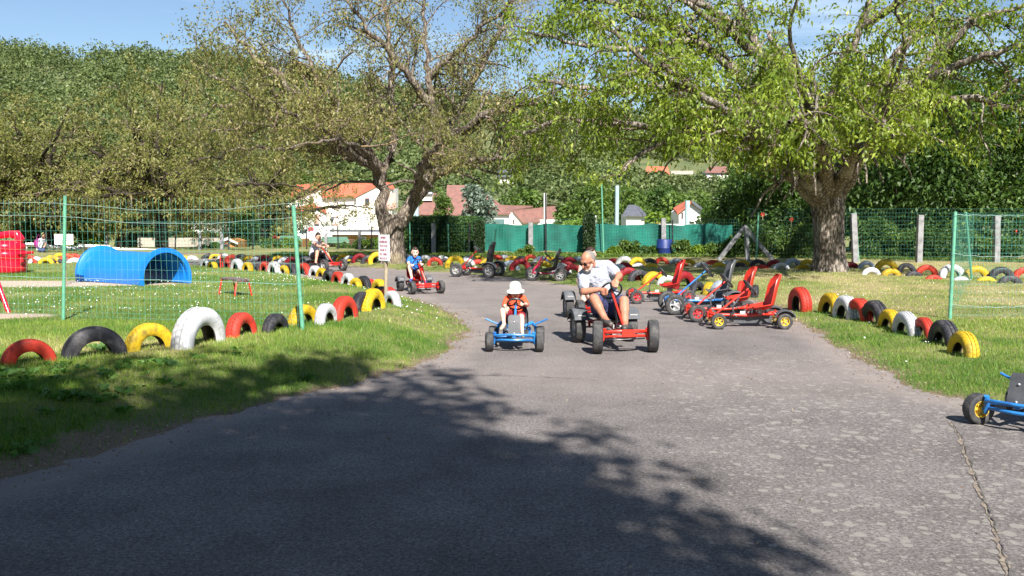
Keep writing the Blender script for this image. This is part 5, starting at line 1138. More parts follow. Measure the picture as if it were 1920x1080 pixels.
far_fence('far green mesh fence along the green netting', (905, 1385), 485, 36.0, 1.35, .10, M_DWIRE, [(877,485,881,418,'k'),(995,486,995,417,'c'),(1244,486,1244,409,'c'),(1132,485,1128,345,'g'),(1024,486,1023,362,'k'),(1261,488,1261,412,'k')], .0028, .12)
far_fence('far green mesh fence with concrete posts behind the walnut trunk', (1400, 2000), 500, 30.5, 1.7, .10, M_DWIRE, [(1417,502,1422,398,'g'),(1605,508,1600,400,'c'),(1612,506,1604,398,'g'),(1722,507,1726,403,'c'),(1868,512,1869,404,'c')], .0035, .13)
far_fence('far left mesh fence with white concrete posts', (230, 720), 480, 41.5, 1.35, .14, M_DWIRE, [(375,482,375,436,'c'),(416,482,416,434,'c'),(611,482,611,438,'c'),(674,484,674,431,'c'),(263,482,262,440,'k'),(328,482,329,438,'k'),(429,482,429,432,'k'),(474,482,474,430,'k'),(576,482,574,429,'k'),(635,482,633,424,'k'),(697,484,697,424,'k'),(200,482,200,440,'c')], .0035, .17)
# braces of the old concrete gate post
y = 31.5
e0 = at(1398, 495, y); ee = empty('braced_concrete_post', (e0.x, e0.y, 0.1), 0, 'old grey concrete post with two slanting braces behind the parked karts', 'post')
oo = Vector((e0.x, e0.y, .1))
for a, c in (((1460,500),(1396,424)), ((1347,488),(1396,426)), ((1402,495),(1400,430))):
    mb = MB(); p0 = at(*a, y)-oo; p1 = at(*c, y)-oo; R = (p1-p0).to_track_quat('Z', 'Y').to_matrix(); mb.box((p0+p1)/2+Vector((0, .05*a[0]%.13, 0)), (.13,.13,(p1-p0).length), R); mb.build('beam', M_CONC, ee, smooth=False)
# green netting screen
M_NET, t, b = newmat('green_netting')
tcn = N(t, 'ShaderNodeTexCoord'); nn = N(t, 'ShaderNodeTexNoise', Scale=1.1, Detail=5, Roughness=.6); wv = N(t, 'ShaderNodeTexWave', Scale=14); wv.inputs['Distortion'].default_value = .4
t.links.new(tcn.outputs['Object'], nn.inputs['Vector']); t.links.new(tcn.outputs['Object'], wv.inputs['Vector'])
rp = N(t, 'ShaderNodeValToRGB'); e_ = rp.color_ramp.elements; e_[0].position = .35; e_[0].color = (.003,.085,.066,1); e_[1].position = .7; e_[1].color = (.008,.20,.15,1); t.links.new(nn.outputs['Fac'], rp.inputs[0])
t.links.new(rp.outputs[0], b.inputs['Base Color']); b.inputs['Roughness'].default_value = .7
bp = N(t, 'ShaderNodeBump', Strength=.3, Distance=.02); t.links.new(wv.outputs['Fac'], bp.inputs['Height']); t.links.new(bp.outputs[0], b.inputs['Normal'])
def netting(px0, px1, y, z0, z1, label, seed):
    r = random.Random(seed); a = at(px0, 480, y); c = at(px1, 480, y); n = 90; V = []; Fc = []
    for side in (0, 1):
        for i in range(n+1):
            u = i/n; x = a.x+(c.x-a.x)*u
            for k in range(6):
                v = k/5; yy = y+.05*math.sin(u*40+v)+.03*math.sin(u*91+v*3)+(.012 if side else 0); V.append((x, yy, z0+(z1-z0)*v+(.03*math.sin(u*30)+.015*math.sin(u*77))*(1 if k in (0, 5) else .5)))
    for s in (0, 1):
        o_ = s*(n+1)*6
        for i in range(n):
            for k in range(5): q = (o_+i*6+k, o_+(i+1)*6+k, o_+(i+1)*6+k+1, o_+i*6+k+1); Fc.append(q if not s else q[::-1])
    mb = MB(); mb.v = V; mb.f = Fc; mb.m = [0]*len(Fc); o = mb.build('netting_screen', M_NET); return tag(o, label, 'netting')
netting(905, 1372, 36.2, .22, 1.27, 'long bright green windbreak netting on the far fence', 1)

# ------------------------------------------------------------------ PLAY THINGS ON THE LAWN
M_TBLUE = paint('blue_plastic', (.006,.17,.60), (.02,.17,.48), .36, 2.2, .06, 14, lo=.5, hi=.75)
# tunnel: half tube with flared rims
c0 = gnd(308, 536); c1 = gnd(150, 537); e = empty('play_tunnel', (c0+c1)/2, 0, 'blue plastic half-round play tunnel lying on the left lawn', 'play tunnel'); o0 = e.location.copy()
ax = (c1-c0).normalized(); ax = Vector((-.80, .60, 0)).normalized(); 
lc0 = loc(gnd(307, 533)); Ln = 2.3; Rw = .55; Hh = .74
def arch(mb, s0, R0, s1, R1, th, nseg=30):
    b = len(mb.v); side = Vector((ax.y, -ax.x, 0))
    for s_, R_ in ((s0, R0), (s1, R1), (s1, R1-th), (s0, R0-th)):
        for k in range(nseg+1):
            a = rad(-14)+rad(208)*k/nseg; p = lc0+ax*s_-side*math.cos(a)*R_+Vector((0,0,.13+math.sin(a)*R_*1.04)); mb.v.append(tuple(p))
    m_ = nseg+1
    for q in range(4):
        for k in range(nseg): mb.f.append((b+q*m_+k, b+q*m_+k+1, b+((q+1) % 4)*m_+k+1, b+((q+1) % 4)*m_+k)); mb.m.append(0)
mb = MB(); arch(mb, 0, .50, Ln, .50, .02); mb.build('tube', M_TBLUE, e)
mb = MB(); arch(mb, -.10, .60, -.02, .60, .09); arch(mb, -.02, .60, .04, .505, .015); mb.build('rim', M_TBLUE, e)
mb = MB(); arch(mb, Ln+.02, .60, Ln+.10, .60, .09); arch(mb, Ln-.04, .505, Ln+.02, .60, .015); mb.build('rim', M_TBLUE, e)
# red play barrel (like a big kettle) at the left edge
M_RPL = paint('glossy_red_plastic', (.66,.008,.03), (.55,.006,.03), .22, 3, .02, 20)
c0 = gnd(14, 512); e = empty('play_barrel', c0, 0, 'glossy red kettle-shaped play barrel with a loop handle at the left edge', 'play equipment')
pf = [(0,0),(.40,0),(.47,.03),(.49,.12),(.49,.28),(.465,.36),(.475,.39),(.50,.42),(.51,.52),(.485,.58),(.455,.60),(.47,.63),(.475,.72),(.44,.80),(.36,.85),(.2,.87),(0,.87)]
MB().lathe(pf, 40, 'Z', closed=False).build('barrel', M_RPL, e, angle=60)
MB().tube([(.30,0,.78),(.37,0,.92),(.31,0,1.03),(.1,0,1.04),(-.2,0,1.0),(-.38,0,.94),(-.42,0,.80)], [.12,.13,.12,.095,.085,.09,.10], 14).build('handle', M_RPL, e)
MB().tube([(.36,-.2,.50),(.5,-.26,.55),(.86,-.3,.56)], [.07,.045,.035], 12).build('spout', M_RPL, e)
MB().tube([(.44,-.16,.28),(.5,-.2,.33),(.5,-.2,.44)], [.06,.05,.04], 10).build('tap', M_RPL, e)
# red swing leg at the left edge
p0 = gnd(20, 586); p1 = at(-26, 470, p0.y+.3); e = empty('swing_frame', p0, 0, 'slanting red tubular leg of a swing frame at the left edge', 'swing frame')
MB().tube([(0,0,-.1), tuple(Vector(p1)-p0)], .035, 12).build('leg', M_RPL, e); q = Vector(p1)-p0; MB().tube([tuple(q), tuple(q*2-Vector((0,0,.1)))], .035, 12).build('leg', M_RPL, e)
MB().tube([tuple(q*2), tuple(q*2+Vector((-2.4,.2,0)))], .04, 12).build('top_bar', M_RPL, e)
# small bench on the lawn
def bench(p0, ang, label, L=.62, W=.26, H=.3, top=M_WOOD, leg=M_ORED, sc=1.):
    e = empty('small_bench', p0, ang, label, 'bench'); mb = MB()
    for k in (-1, 0, 1): mb.box((0, k*W/3, H), (L, W/3-.02, .028))
    mb.build('seat', top, e, smooth=False)
    for sx in (-1, 1): MB().tube([(sx*(L/2-.03), -W/2-.03, 0), (sx*(L/2-.05), -W/2+.02, H-.03), (sx*(L/2-.05), W/2-.02, H-.03), (sx*(L/2-.03), W/2+.03, 0)], .016, 8).build('leg', leg, e)
    e.scale = (sc,)*3; return e
M_DWOOD = paint('dark_worn_wood', (.12,.09,.09), (.2,.15,.14), .7, 14, .3)
bench(gnd(441, 553), rad(-50), 'small low bench with dark seat and orange-red legs on the left lawn', top=M_DWOOD, L=.75, W=.26, H=.29)
p = gnd(362, 502); bench(p, rad(8), 'long picnic bench with orange-red tubular ends behind the blue tunnel', L=1.7, W=.32, H=.42, top=M_DWOOD)
# white barrier boards behind
for i, (x0, y0, x1, y1, h_) in enumerate(((148,462,207,464,.10),(90,463,146,466,.09),(207,467,300,471,.08),(48,458,90,460,.08))):
    y = 41.0; a = at(x0, y0, y); c = at(x1, y1, y); mb = MB(); ee = empty('white_barrier', (a.x, y, tz(a.x, y)), 0, ['white wooden rail right of the signboard', 'white wooden rail behind the small signboard', 'lowest white rail left of the dark trunk', 'white rail beside the distant person'][i], 'barrier', 'white rails at the far left')
    o0 = ee.location.copy(); mb.tube([loc(a), loc(c)], h_, 4); mb.build('rail', M_WHITE, ee, smooth=False)
    for q in (a, (a+c)/2, c): MB().box((q.x-o0.x, .05, (q.z-o0.z)/2), (.09,.06,q.z-o0.z)).build('post', M_WHITE, ee, smooth=False)
# ------------------------------------------------------------------ SIGNS
M_SIGNW = paint('sign_white', (.70,.70,.76), (.6,.6,.66), .5, 4, .02); M_SIGNT = paint('sign_red_ink', (.45,.06,.12), (.32,.10,.2), .7, 60, 0)
def letter_row(mb, cx, cz, width, h, yoff, r, n):
    x = cx-width/2; stepw = width/n
    for k in range(n):
        x0 = x+k*stepw; lw = h*.22
        if r.random() < .12 and n > 5: continue
        typ = r.randrange(4); fw_ = stepw*.7
        mb.box((x0+lw/2, yoff, cz), (lw, .003, h))
        if typ != 1: mb.box((x0+fw_, yoff, cz+(0 if typ != 3 else h*.2)), (lw, .003, h if typ != 3 else h*.55))
        if typ in (0, 2, 3): mb.box((x0+fw_/2, yoff-.0004, cz+h*.4), (fw_*.6, .003, lw))
        if typ in (0, 1): mb.box((x0+fw_/2, yoff-.0004, cz-h*.4), (fw_*.6, .003, lw))
        if typ in (2,): mb.box((x0+fw_/2, yoff-.0004, cz), (fw_*.6, .003, lw))
pb = gnd(721, 566); s = F/pb.y; e = empty('sign_post', pb, rad(-46), 'white notice board with six short lines of faded red lettering on a wooden post', 'sign')
ztop = at(721, 440, pb.y).z-pb.z; zb = at(721, 489, pb.y).z-pb.z; hgt = ztop-zb; wd = 22/s/math.cos(rad(46))
MB().tube([(0,.03,-.2),(0,.035,zb*.6),(.01,.03,zb+.1)], [.036,.034,.034], 10).build('post', M_WOOD, e)
bo = MB(); bo.box((0, 0, (ztop+zb)/2), (wd, .02, hgt)); bo = bo.build('board', M_SIGNW, e, smooth=False); r_ = random.Random(4); mb = MB()
for k, wf in enumerate((.45,.72,.80,.58,.72,.66)): letter_row(mb, 0, ztop-hgt*(.11+.158*k), wd*wf, hgt*.055, -.0125, r_, (5, 8, 9, 6, 8, 7)[k])
mb.build('lettering', M_SIGNT, bo, smooth=False)
pb = gnd(123, 534); s = F/pb.y; e = empty('sign_post', pb, 0, 'small white notice with four lines of red lettering seen through the left fence', 'sign')
zt = at(123, 439, pb.y).z-pb.z; zb = at(123, 458.5, pb.y).z-pb.z; wd = 35/s; hgt = zt-zb
MB().tube([(0,.02,-.1),(0,.02,zt-.05)], .02, 8).build('post', M_WOOD, e); bo = MB(); bo.box((0,0,(zt+zb)/2), (wd,.014,hgt)); bo = bo.build('board', M_WHITE, e, smooth=False); mb = MB()
for k, wf in enumerate((.68,.5,.6,.5)): letter_row(mb, 0, zt-hgt*(.2+.19*k+(.05 if k > 1 else 0)), wd*wf, hgt*.10, -.0095, r_, (12, 9, 11, 9)[k])
mb.build('lettering', M_SIGNT, bo, smooth=False)

# ------------------------------------------------------------------ HEDGES, IVY, WEEDS
def bushobj(name, px, py, y, w_, h, d_, n, L, leaf, label, cat, seed, group=None, nl=22, z=None):
    p = at(px, py, y); zz = tz(p.x, y) if z is None else z; o, _ = bush_mesh(name, w_, d_, h, nl, n, L, leaf, seed); o.location = (p.x, y, zz-.05); return tag(o, label, cat, group)
def hedgeobj(x0, x1, y, ztop, depth, leaf, L, n, label, seed, zb=0., holes=None):
    a = at(x0, 450, y); c = at(x1, 450, y); r = np.random.default_rng(seed); m_ = int(n); X_ = r.uniform(a.x, c.x, m_); face = r.random(m_); Yy = np.where(face < .75, -depth/2-r.random(m_)**2*.25*-1, r.uniform(-depth/2, depth/2, m_)); Zz = np.where(face < .75, r.uniform(zb, ztop, m_), ztop-r.random(m_)**2*.2)
    bmp = (fbm(X_, Zz, 1.3, seed)-.5)*.35; P = np.c_[X_-a.x, Yy-bmp, Zz+(fbm(X_, Zz*0, 1.1, seed+1)-.5)*.22]; D = r.normal(size=(m_, 3))*.6+np.array([0, -.6, -.1]); V = leaf_quads(P, D, L, L*.55, r)
    tint = np.clip(.1+.9*(fbm(X_, Zz, 1.2, seed+3)-.25)+r.normal(0, .15, m_), 0, 1)
    ee = empty('hedge', (a.x, y, tz(a.x, y)), 0, label, 'hedge'); nmesh('leaves', V, np.arange(4*m_).reshape(-1, 4), leaf, ee, tint=tint)
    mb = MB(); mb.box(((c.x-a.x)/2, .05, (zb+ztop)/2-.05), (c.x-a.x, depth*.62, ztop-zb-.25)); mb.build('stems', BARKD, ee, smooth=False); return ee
hedgeobj(764, 905, 37.2, 1.42, .8, L_DK, .13, 16000, 'dark clipped hedge behind the far mesh fence right of the forked tree', 41)
hedgeobj(225, 425, 62, 1.55, 1.2, L_T3, .25, 12000, 'long olive hedge beyond the road seen above the blue tunnel', 42, zb=0)
bushobj('bush', 172, 470, 44.5, 2.6, 1.9, 1.4, 5200, .16, L_BR, 'bright green rounded bush behind the small signboard', 'bush', 43)
bushobj('bush', 70, 470, 45.5, 3.0, 1.7, 1.4, 4200, .16, L_MD, 'mid green bush behind the red play barrel', 'bush', 44)
bushobj('bush', 757, 470, 36.9, .9, 1.5, .7, 2400, .10, L_BR, 'small yellow-green shrub against the right of the forked trunk', 'bush', 45)
bushobj('cypress', 458, 470, 52, 1.6, 2.6, 1.2, 5200, .14, L_DK, 'dark green column-shaped conifer beyond the far fence at left', 'conifer', 46, nl=30)
bushobj('cypress', 830, 420, 60, 1.5, 4.4, 1.3, 6500, .16, L_MD, 'tall narrow green conifer in front of the brown-roofed house', 'conifer', 47, nl=34)
# ivy columns
def ivy(px, y, pytop, w_, label, seed, zb=0.):
    p = at(px, pytop, y); h = p.z; r = np.random.default_rng(seed); n = 4200; a = r.uniform(0, 2*np.pi, n); R = w_*(.75+.35*r.random(n)); z = h*r.random(n); R = R*np.clip((h-z)/.15, .3, 1)**.5
    P = np.c_[np.cos(a)*R, np.sin(a)*R, z]; D = np.c_[np.cos(a), np.sin(a), -r.random(n)*1.2]+r.normal(0, .3, (n, 3)); V = leaf_quads(P, D, .09, .08, r); ee = empty('ivy_post', (p.x, y, tz(p.x, y)), 0, label, 'post')
    nmesh('ivy', V, np.arange(4*n).reshape(-1, 4), L_IVY, ee, tint=r.random(n)); MB().tube([(0,0,0),(0,0,h-.05)], w_*.5, 8).build('post', M_CONC, ee)
ivy(1105, 35.6, 405, .17, 'ivy-covered concrete post in front of the green netting', 51)
ivy(899, 35.8, 419, .14, 'ivy-covered post at the left end of the green netting', 52)
# weeds and shrubs along the netting, each a plant
WGp = 'shrubs growing along the green netting'
wl = [(1180,35.5,1.1,.6,'sprawling leafy shrub in front of the netting just right of the ivy post'),(1215,35.3,.9,.45,'low leafy weed before the netting left of the white post'),(1278,35,.7,.7,'upright dark shrub right of the white post'),(1310,35,.8,.5,'dark bushy shrub in the middle of the right netting'),(1340,34.8,.9,.55,'reddish-green shrub near the right end of the netting'),
   (1380,34.2,1.1,.8,'leafy shrub at the right end of the netting'),(1440,34,2.0,1.4,'dense shrub behind the braced concrete post'),(1485,33.5,1.6,1.3,'dense shrub left of the big walnut trunk'),(1640,33,1.7,1.45,'leafy shrub behind the fence right of the big trunk'),(1690,33,1.6,1.1,'low leafy shrub between the two right concrete posts'),
   (1750,32.5,1.9,1.4,'leafy shrub behind the fence right of the second concrete post'),(1820,32.5,1.6,1.1,'low shrub behind the right fence corner'),(1890,32.4,1.4,.9,'low shrub at the right edge behind the fence'),(1540,33.4,1.5,1.0,'low shrub directly left of the big trunk base'),(1245,35.4,1.0,.3,'low yellow-green weeds at the foot of the white post'),(1150,35.3,1.0,.35,'low weeds behind the man in the polo shirt'),(985,35.4,.8,.5,'small weedy shrub at the foot of the left netting')]
for i, (px, y, w_, h, lab) in enumerate(wl):
    bushobj('shrub', px, 480, y, w_, h, w_*.6, int(900+1500*w_*h), .12, (L_MD, L_DK, L_MD, L_BR)[i % 4] if px < 1400 else (L_DK, L_MD)[i % 2], lab, 'shrub', 500+i, WGp, nl=14)
flw = [(505,43,2.0,.5,'tall wild flowers and weeds behind the fence near the small red-roofed hut'),(545,43,1.6,.5,'tall weeds behind the big leaning green post'),(650,43,1.5,.35,'leafy weeds behind the woman on the kart'),(690,41.8,1.4,.55,'bushy green weeds left of the forked trunk'),(400,43,1.6,.3,'low weeds before the little orange hut'),(600,43.2,1.2,.4,'weeds right of the leaning post behind the woman')]
for i, (px, y, w_, h, lab) in enumerate(flw): bushobj('shrub', px, 480, y, w_, h, w_*.5, 2300, .10, (L_MD, L_BR)[i % 2], lab, 'shrub', 560+i, 'weeds beyond the far left fence', nl=14)
# ground litter strip beneath the netting: grass clumps (stuff)
r = np.random.default_rng(77); n = 26000; x = r.uniform(-9, 17, n); y = r.uniform(33.6, 36.6, n)-np.clip(x-9, 0, 8)*.45; z, _ = terrain(x, y); P = np.c_[x, y, z]; D = r.normal(0, .5, (n, 3))+np.array([0, -.1, 1.3])
V = leaf_quads(P, D, .15, .04, r); tag(nmesh('ground_cover', V, np.arange(4*n).reshape(-1, 4), L_MD, tint=r.random(n)), 'tangled low weeds under the netting', kind='stuff')

# ------------------------------------------------------------------ HILL AND WOODS
skyx = [-900,-300,0,100,200,300,400,470,560,640,760,900,1050,1200,1400,1600,1900,2300,2900]; skyy = [60,70,78,86,92,92,95,100,122,140,160,178,195,208,222,230,235,240,250]
def ysky(px): return np.interp(px, skyx, skyy)
DR = 470.
def hillz(x, y):
    x = np.asarray(x, float); y = np.asarray(y, float); px = 960+F*x/y; zr = CAMH+DR*(400-ysky(px))/F-7.5; b_ = -2.95
    t = np.clip((y-215)/(DR-215), 0, 1); z = b_+(zr-b_)*(t**1.25)*1.0; z = z+np.where(y > DR, -(y-DR)*.10, 0)+(fbm(x, y, .012, 70)-.5)*10*t*(1-t)*2; return z
ys_ = np.linspace(210, 640, 60); us = np.linspace(-.95, 1.05, 120); UU, YY = np.meshgrid(us, ys_); XX = (UU*YY).ravel(); YY = YY.ravel()
M_HILL = paint('hill_grass', (.06,.09,.03), (.15,.15,.06), .95, .09, 0)
tag(nmesh('hill', np.c_[XX, YY, hillz(XX, YY)], grid_faces(120, 60), M_HILL, smooth=True), kind='structure')
r = np.random.default_rng(200); nt_ = 4600; yy = 250+ (560-250)*r.random(nt_)**.8; uu = r.uniform(-.72, .72, nt_); xx = uu*yy
dens = fbm(xx, yy, .02, 80); px_ = 960+F*uu; keep = (dens > .36) | (yy > 430) | (px_ < 700)
keep &= ~((px_ > 1150) & (px_ < 1400) & (yy < 300) & (dens < .36))
for hx0, hx1, hd in ((1195,1310,330),(1310,1375,320),(1188,1206,380),(1312,1334,400),(1340,1366,400),(925,970,300),(885,945,400),(955,1005,390)): keep &= ~((px_ > hx0) & (px_ < hx1) & (yy > hd-75) & (yy < hd+12))
xx, yy = xx[keep], yy[keep]; nt_ = len(xx)
xe = r.uniform(1150, 1400, 190); ye = r.uniform(235, 330, 190); xx = np.r_[xx, (xe-960)/F*ye]; yy = np.r_[yy, ye]; nt_ = len(xx)
zz = hillz(xx, yy); Rr = np.r_[r.uniform(2.6, 5.2, nt_-190), r.uniform(1.0, 2.2, 190)]; C = np.c_[xx, yy, zz+Rr*.9]
per = 115; idx = np.repeat(np.arange(nt_), per); n = len(idx); dv = r.normal(size=(n, 3)); dv[:, 2] = np.abs(dv[:, 2])*.9-.25; dv[:, 1] -= .5; dv /= np.linalg.norm(dv, axis=1, keepdims=True)
lump = 1+.22*np.sin(dv[:, 0]*7+idx)*np.cos(dv[:, 2]*6+idx*2.)
P = C[idx]+dv*Rr[idx][:, None]*lump[:, None]*np.array([1, 1, 1.15]); D = dv*.6+r.normal(size=(n, 3))*.8; V = leaf_quads(P, D, 1.25, .9, r); tt = r.random(nt_)
tint = np.clip(.12+.6*tt[idx]+r.normal(0, .14, n), 0, 1)
tag(nmesh('hillside_woods', V, np.arange(4*n).reshape(-1, 4), L_HILL, tint=tint), 'broadleaf woods covering the far hillside', kind='stuff')

# mid-distance trees in the valley
VG = 'trees among the houses in the valley'
vt = [(1075,150,7,9,L_MD,'green tree cluster right of the brown-roofed house'),(1085,120,5,5,L_BR,'light green tree beyond the middle of the netting'),(1118,110,5,6,L_MD,'round green tree beyond the ivy post'),(1170,170,12,13,L_MD,'tall green tree below the orange hillside roof'),(1236,150,5,6.5,L_BR,'bright tree right of the slate-roofed house'),
  (1290,170,13,12,L_MD,'broad green tree behind the red gabled house'),(1345,130,10,8,L_DK,'dark round tree right of the red gabled house'),(1390,110,9,8,L_MD,'green tree over the right part of the netting'),(1240,190,13,14,L_DK,'dark tall tree far behind the netting'),(893,160,6,13.5,L_CON,'tall grey-blue cedar behind the brown-roofed house'),
  (985,190,11,13,L_MD,'leafy green tree above the brown roof end'),(870,210,12,15,L_DK,'dark woodland tree above the brown roof'),(800,215,12,15,L_MD,'green tree rising behind the brown-roofed house at left'),(700,230,13,15,L_DK,'dark tree behind the white house'),(620,235,14,16,L_DK,'dark tree behind the gable of the white house'),(560,240,14,16,L_MD,'green tree left behind the white house'),
  (505,120,7,6.5,L_T3,'olive tree beside the low white house'),(480,220,14,13,L_T3,'olive tree far behind the low white house'),(1115,230,14,15,L_MD,'green tree on the lower slope above the netting'),(1440,75,7,6,L_DK,'dark tree beyond the fence near the braced post'),(1330,80,5,3.2,L_MD,'small green tree beyond the netting right of the red gable'),(1075,78,4,3.4,L_BR,'yellow-green shrubby tree beyond the netting by the ivy post'),(300,120,9,8,L_T3,'olive tree beyond the long hedge'),(760,120,6,6,L_MD,'small green tree seen between the forks of the trunk')]
for i, (px, y, w_, h, lf, lab) in enumerate(vt):
    p = at(px, 400, y); z = tz(p.x, y) if y < 225 else float(hillz(p.x, y)); h = h*(.72 if y > 100 else .85); leafy_tree('tree', (p.x, y, z), w_, h, h*.10, 26, 3200, .012*y**.9*.55+.14, lf, lab, 700+i, VG, tr=.2)
p = at(1232, 440, 80); leafy_tree('golden_cypress', (p.x, 80, tz(p.x, 80)), 1.4, 4.2, .2, 12, 1800, .22, L_YEL, 'golden-yellow conifer left of the red gabled house', 790, tr=.1)
# palm
p = at(1256, 440, 78); z = tz(p.x, 78); e = empty('palm_tree', (p.x, 78, z), 0, 'small palm with yellowish fronds right of the golden conifer', 'palm'); MB().tube([(0,0,0),(0,0,2.6)], [.22,.16], 10).build('trunk', BARK2, e); r = np.random.default_rng(6); Vs = []
for k in range(34):
    a = r.uniform(0, 6.28); el = r.uniform(-.3, 1.2); L = 1.5; t_ = np.linspace(0, 1, 9)[:, None]; c_ = np.array([math.cos(a)*math.cos(el), math.sin(a)*math.cos(el), math.sin(el)])*t_*L; c_[:, 2] -= (t_[:, 0]**2)*.7; c_ += np.array([0, 0, 2.6])
    for q in range(1, 9): Pq = np.repeat(c_[q:q+1], 4, 0); Dq = r.normal(0, .5, (4, 3))+c_[q]*.0+np.array([0,0,-.5]); Vs.append(leaf_quads(Pq, Dq, .42, .07, r))
V = np.concatenate(Vs); nmesh('fronds', V, np.arange(len(V)).reshape(-1, 4), L_YEL, e, tint=r.random(len(V)//4)*.6)

# ------------------------------------------------------------------ HOUSES
M_WALL = paint('white_render', (.80,.77,.73), (.74,.71,.67), .9, .6, .05, 4); M_ROOFR = paint('orange_roof_tiles', (.52,.13,.07), (.38,.09,.05), .85, 1.2, .5, 5); M_ROOFB = paint('brown_roof_tiles', (.22,.105,.085), (.16,.08,.07), .85, 1.2, .5, 5)
M_SLATE = paint('slate_roof', (.10,.105,.13), (.07,.075,.09), .7, 1.5, .3, 6); M_PINKW = paint('pink_render', (.62,.36,.32), (.55,.3,.27), .9, 1, .05, 5); M_GLASS = paint('dark_window', (.03,.035,.045), (.06,.07,.08), .15, 1, 0); M_ORW = paint('orange_timber', (.52,.25,.07), (.36,.16,.045), .7, 2, .2, 10)
M_GROOF = paint('green_felt_roof', (.11,.22,.15), (.08,.17,.11), .9, 3, .2, 10); M_SHUT = paint('shutter_pink', (.55,.28,.25), (.45,.22,.2), .8, 2, 0); M_STONE = paint('beige_wall', (.42,.37,.31), (.33,.29,.25), .9, 1.2, .3, 5)
def pbox(root, name, x0, x1, ytop, ybot, D, depth, mat, smooth=False):
    a = at(x0, ybot, D); c = at(x1, ytop, D); mb = MB(); L0 = root.location; mb.box(((a.x+c.x)/2-L0.x, D+depth/2-L0.y, (a.z+c.z)/2-L0.z), (abs(c.x-a.x), depth, abs(c.z-a.z))); return mb.build(name, mat, root, smooth=False)
def pprism(root, name, poly, D, depth, mat, dy=0.):
    L0 = root.location; mb = MB(); mb.prism([(at(x, y, D).x-L0.x, at(x, y, D).z-L0.z) for x, y in poly], D+dy-L0.y, D+dy+depth-L0.y); return mb.build(name, mat, root, smooth=False)
def hroot(name, px, D, label, cat='house', group=None):
    p = at(px, 430, D); return empty(name, (p.x, D, tz(p.x, D) if D < 215 else float(hillz(p.x, D))), 0, label, cat, group)
def win(root, x0, x1, yt, yb, D, mat=None, fr=None):
    w_ = pbox(root, 'window', x0, x1, yt, yb, D-.12, .2, fr or M_SHUT); pbox_child(w_, x0+.25*(x1-x0)*.4, x1-.25*(x1-x0)*.4, yt+(yb-yt)*.08, yb-(yb-yt)*.08, D-.16, root, mat or M_GLASS)
def pbox_child(par, x0, x1, yt, yb, D, root, mat):
    a = at(x0, yb, D); c = at(x1, yt, D); mb = MB(); L0 = root.location; mb.box(((a.x+c.x)/2-L0.x, D-L0.y, (a.z+c.z)/2-L0.z), (abs(c.x-a.x), .06, abs(c.z-a.z))); return mb.build('pane', mat, par, smooth=False)
D = 200
h = hroot('house', 650, D, 'large white house with stepped orange roofs behind the woman on the kart')
pprism(h, 'wall', [(535,440),(535,378),(602,349),(604,349),(604,440)], D, 10, M_WALL)
pbox(h, 'wall', 604, 672, 366, 440, D+.5, 10, M_WALL)
pprism(h, 'wall', [(668,440),(668,368),(706,348),(735,352),(735,440)], D-.8, 11, M_WALL)
pprism(h, 'wall', [(552,440),(552,408),(593,390),(612,400),(612,440)], D-6, 6, M_WALL)
# roofs
def roofslab(root, poly, D, dep, mat): return pprism(root, 'roof', poly, D, dep, mat)
roofslab(h, [(528,379),(602,347.4),(604,351),(530,382)], D-.6, 11.2, M_ROOFR)
pbox(h, 'roof', 536, 600, 346, 374, D+6, 4, M_ROOFR)
def slope(root, pts, D0, D1, mat, th=.25):
    """roof slope: (px,py) bottom edge at D0, top edge at D1"""
    L0 = root.location; (xa, ya), (xb, yb), (xc, yc), (xd, yd) = pts; q = [at(xa, ya, D0), at(xb, yb, D0), at(xc, yc, D1), at(xd, yd, D1)]; mb = MB(); v = [tuple(p-L0) for p in q]+[tuple(p-L0-Vector((0,0,th))) for p in q]; mb.v = v
    mb.f = [(0,1,2,3),(7,6,5,4),(0,4,5,1),(1,5,6,2),(2,6,7,3),(3,7,4,0)]; mb.m = [0]*6; return mb.build('roof', mat, root, smooth=False)
slope(h, [(604,368),(672,366.5),(700,343),(628,345)], D-.6, D+6, M_ROOFR); slope(h, [(602,362),(612,369),(612,352),(602,349)], D-.7, D+4, M_ROOFR)
slope(h, [(530,378),(603,348),(600,340),(545,350)], D-.2, D+7, M_ROOFR); slope(h, [(664,369),(707,347),(716,340),(680,345)], D-1.2, D+7, M_ROOFR); slope(h, [(706,346.5),(740,353),(735,343),(712,340)], D-1.4, D+6, M_ROOFR)
slope(h, [(549,410),(594,388.5),(590,380),(535,394)], D-6.4, D-.6, M_ROOFR); slope(h, [(593,388.5),(612.5,399),(611,392),(592,384)], D-6.5, D-1, M_ROOFR)
win(h, 589, 599, 402, 419, D-6, M_PINKW, M_PINKW); win(h, 589, 599, 419, 432, D-6); win(h, 580, 588, 368, 386, D, None, M_SHUT); win(h, 684, 693, 371, 386, D-.8); win(h, 625, 634, 372, 379, D+.5, paint('pale_blind', (.5,.5,.6)), M_SHUT)
for yy_ in (388, 405.5, 419.5): pbox(h, 'sill', 624, 634, yy_, yy_+1.6, D+.2, .5, M_SHUT)
pbox(h, 'annex_wall', 724, 742, 362, 392, D-1.2, .5, M_PINKW)
h = hroot('house', 470, 190, 'low white house with orange roof seen through the left fence'); pbox(h, 'wall', 428, 520, 417, 446, 190, 9, M_WALL); slope(h, [(424,418),(548,418),(540,396),(440,398)], 189.3, 195, M_ROOFR)
for x in (440, 456, 476, 497): win(h, x, x+5, 421, 430, 190)
h = hroot('house', 300, 200, 'white house with orange roof glimpsed left above the long hedge'); pbox(h, 'wall', 330, 400, 405, 440, 200, 9, M_WALL); slope(h, [(325,407),(405,407),(396,390),(335,390)], 199.4, 206, M_ROOFR); win(h, 345, 352, 412, 420, 200)
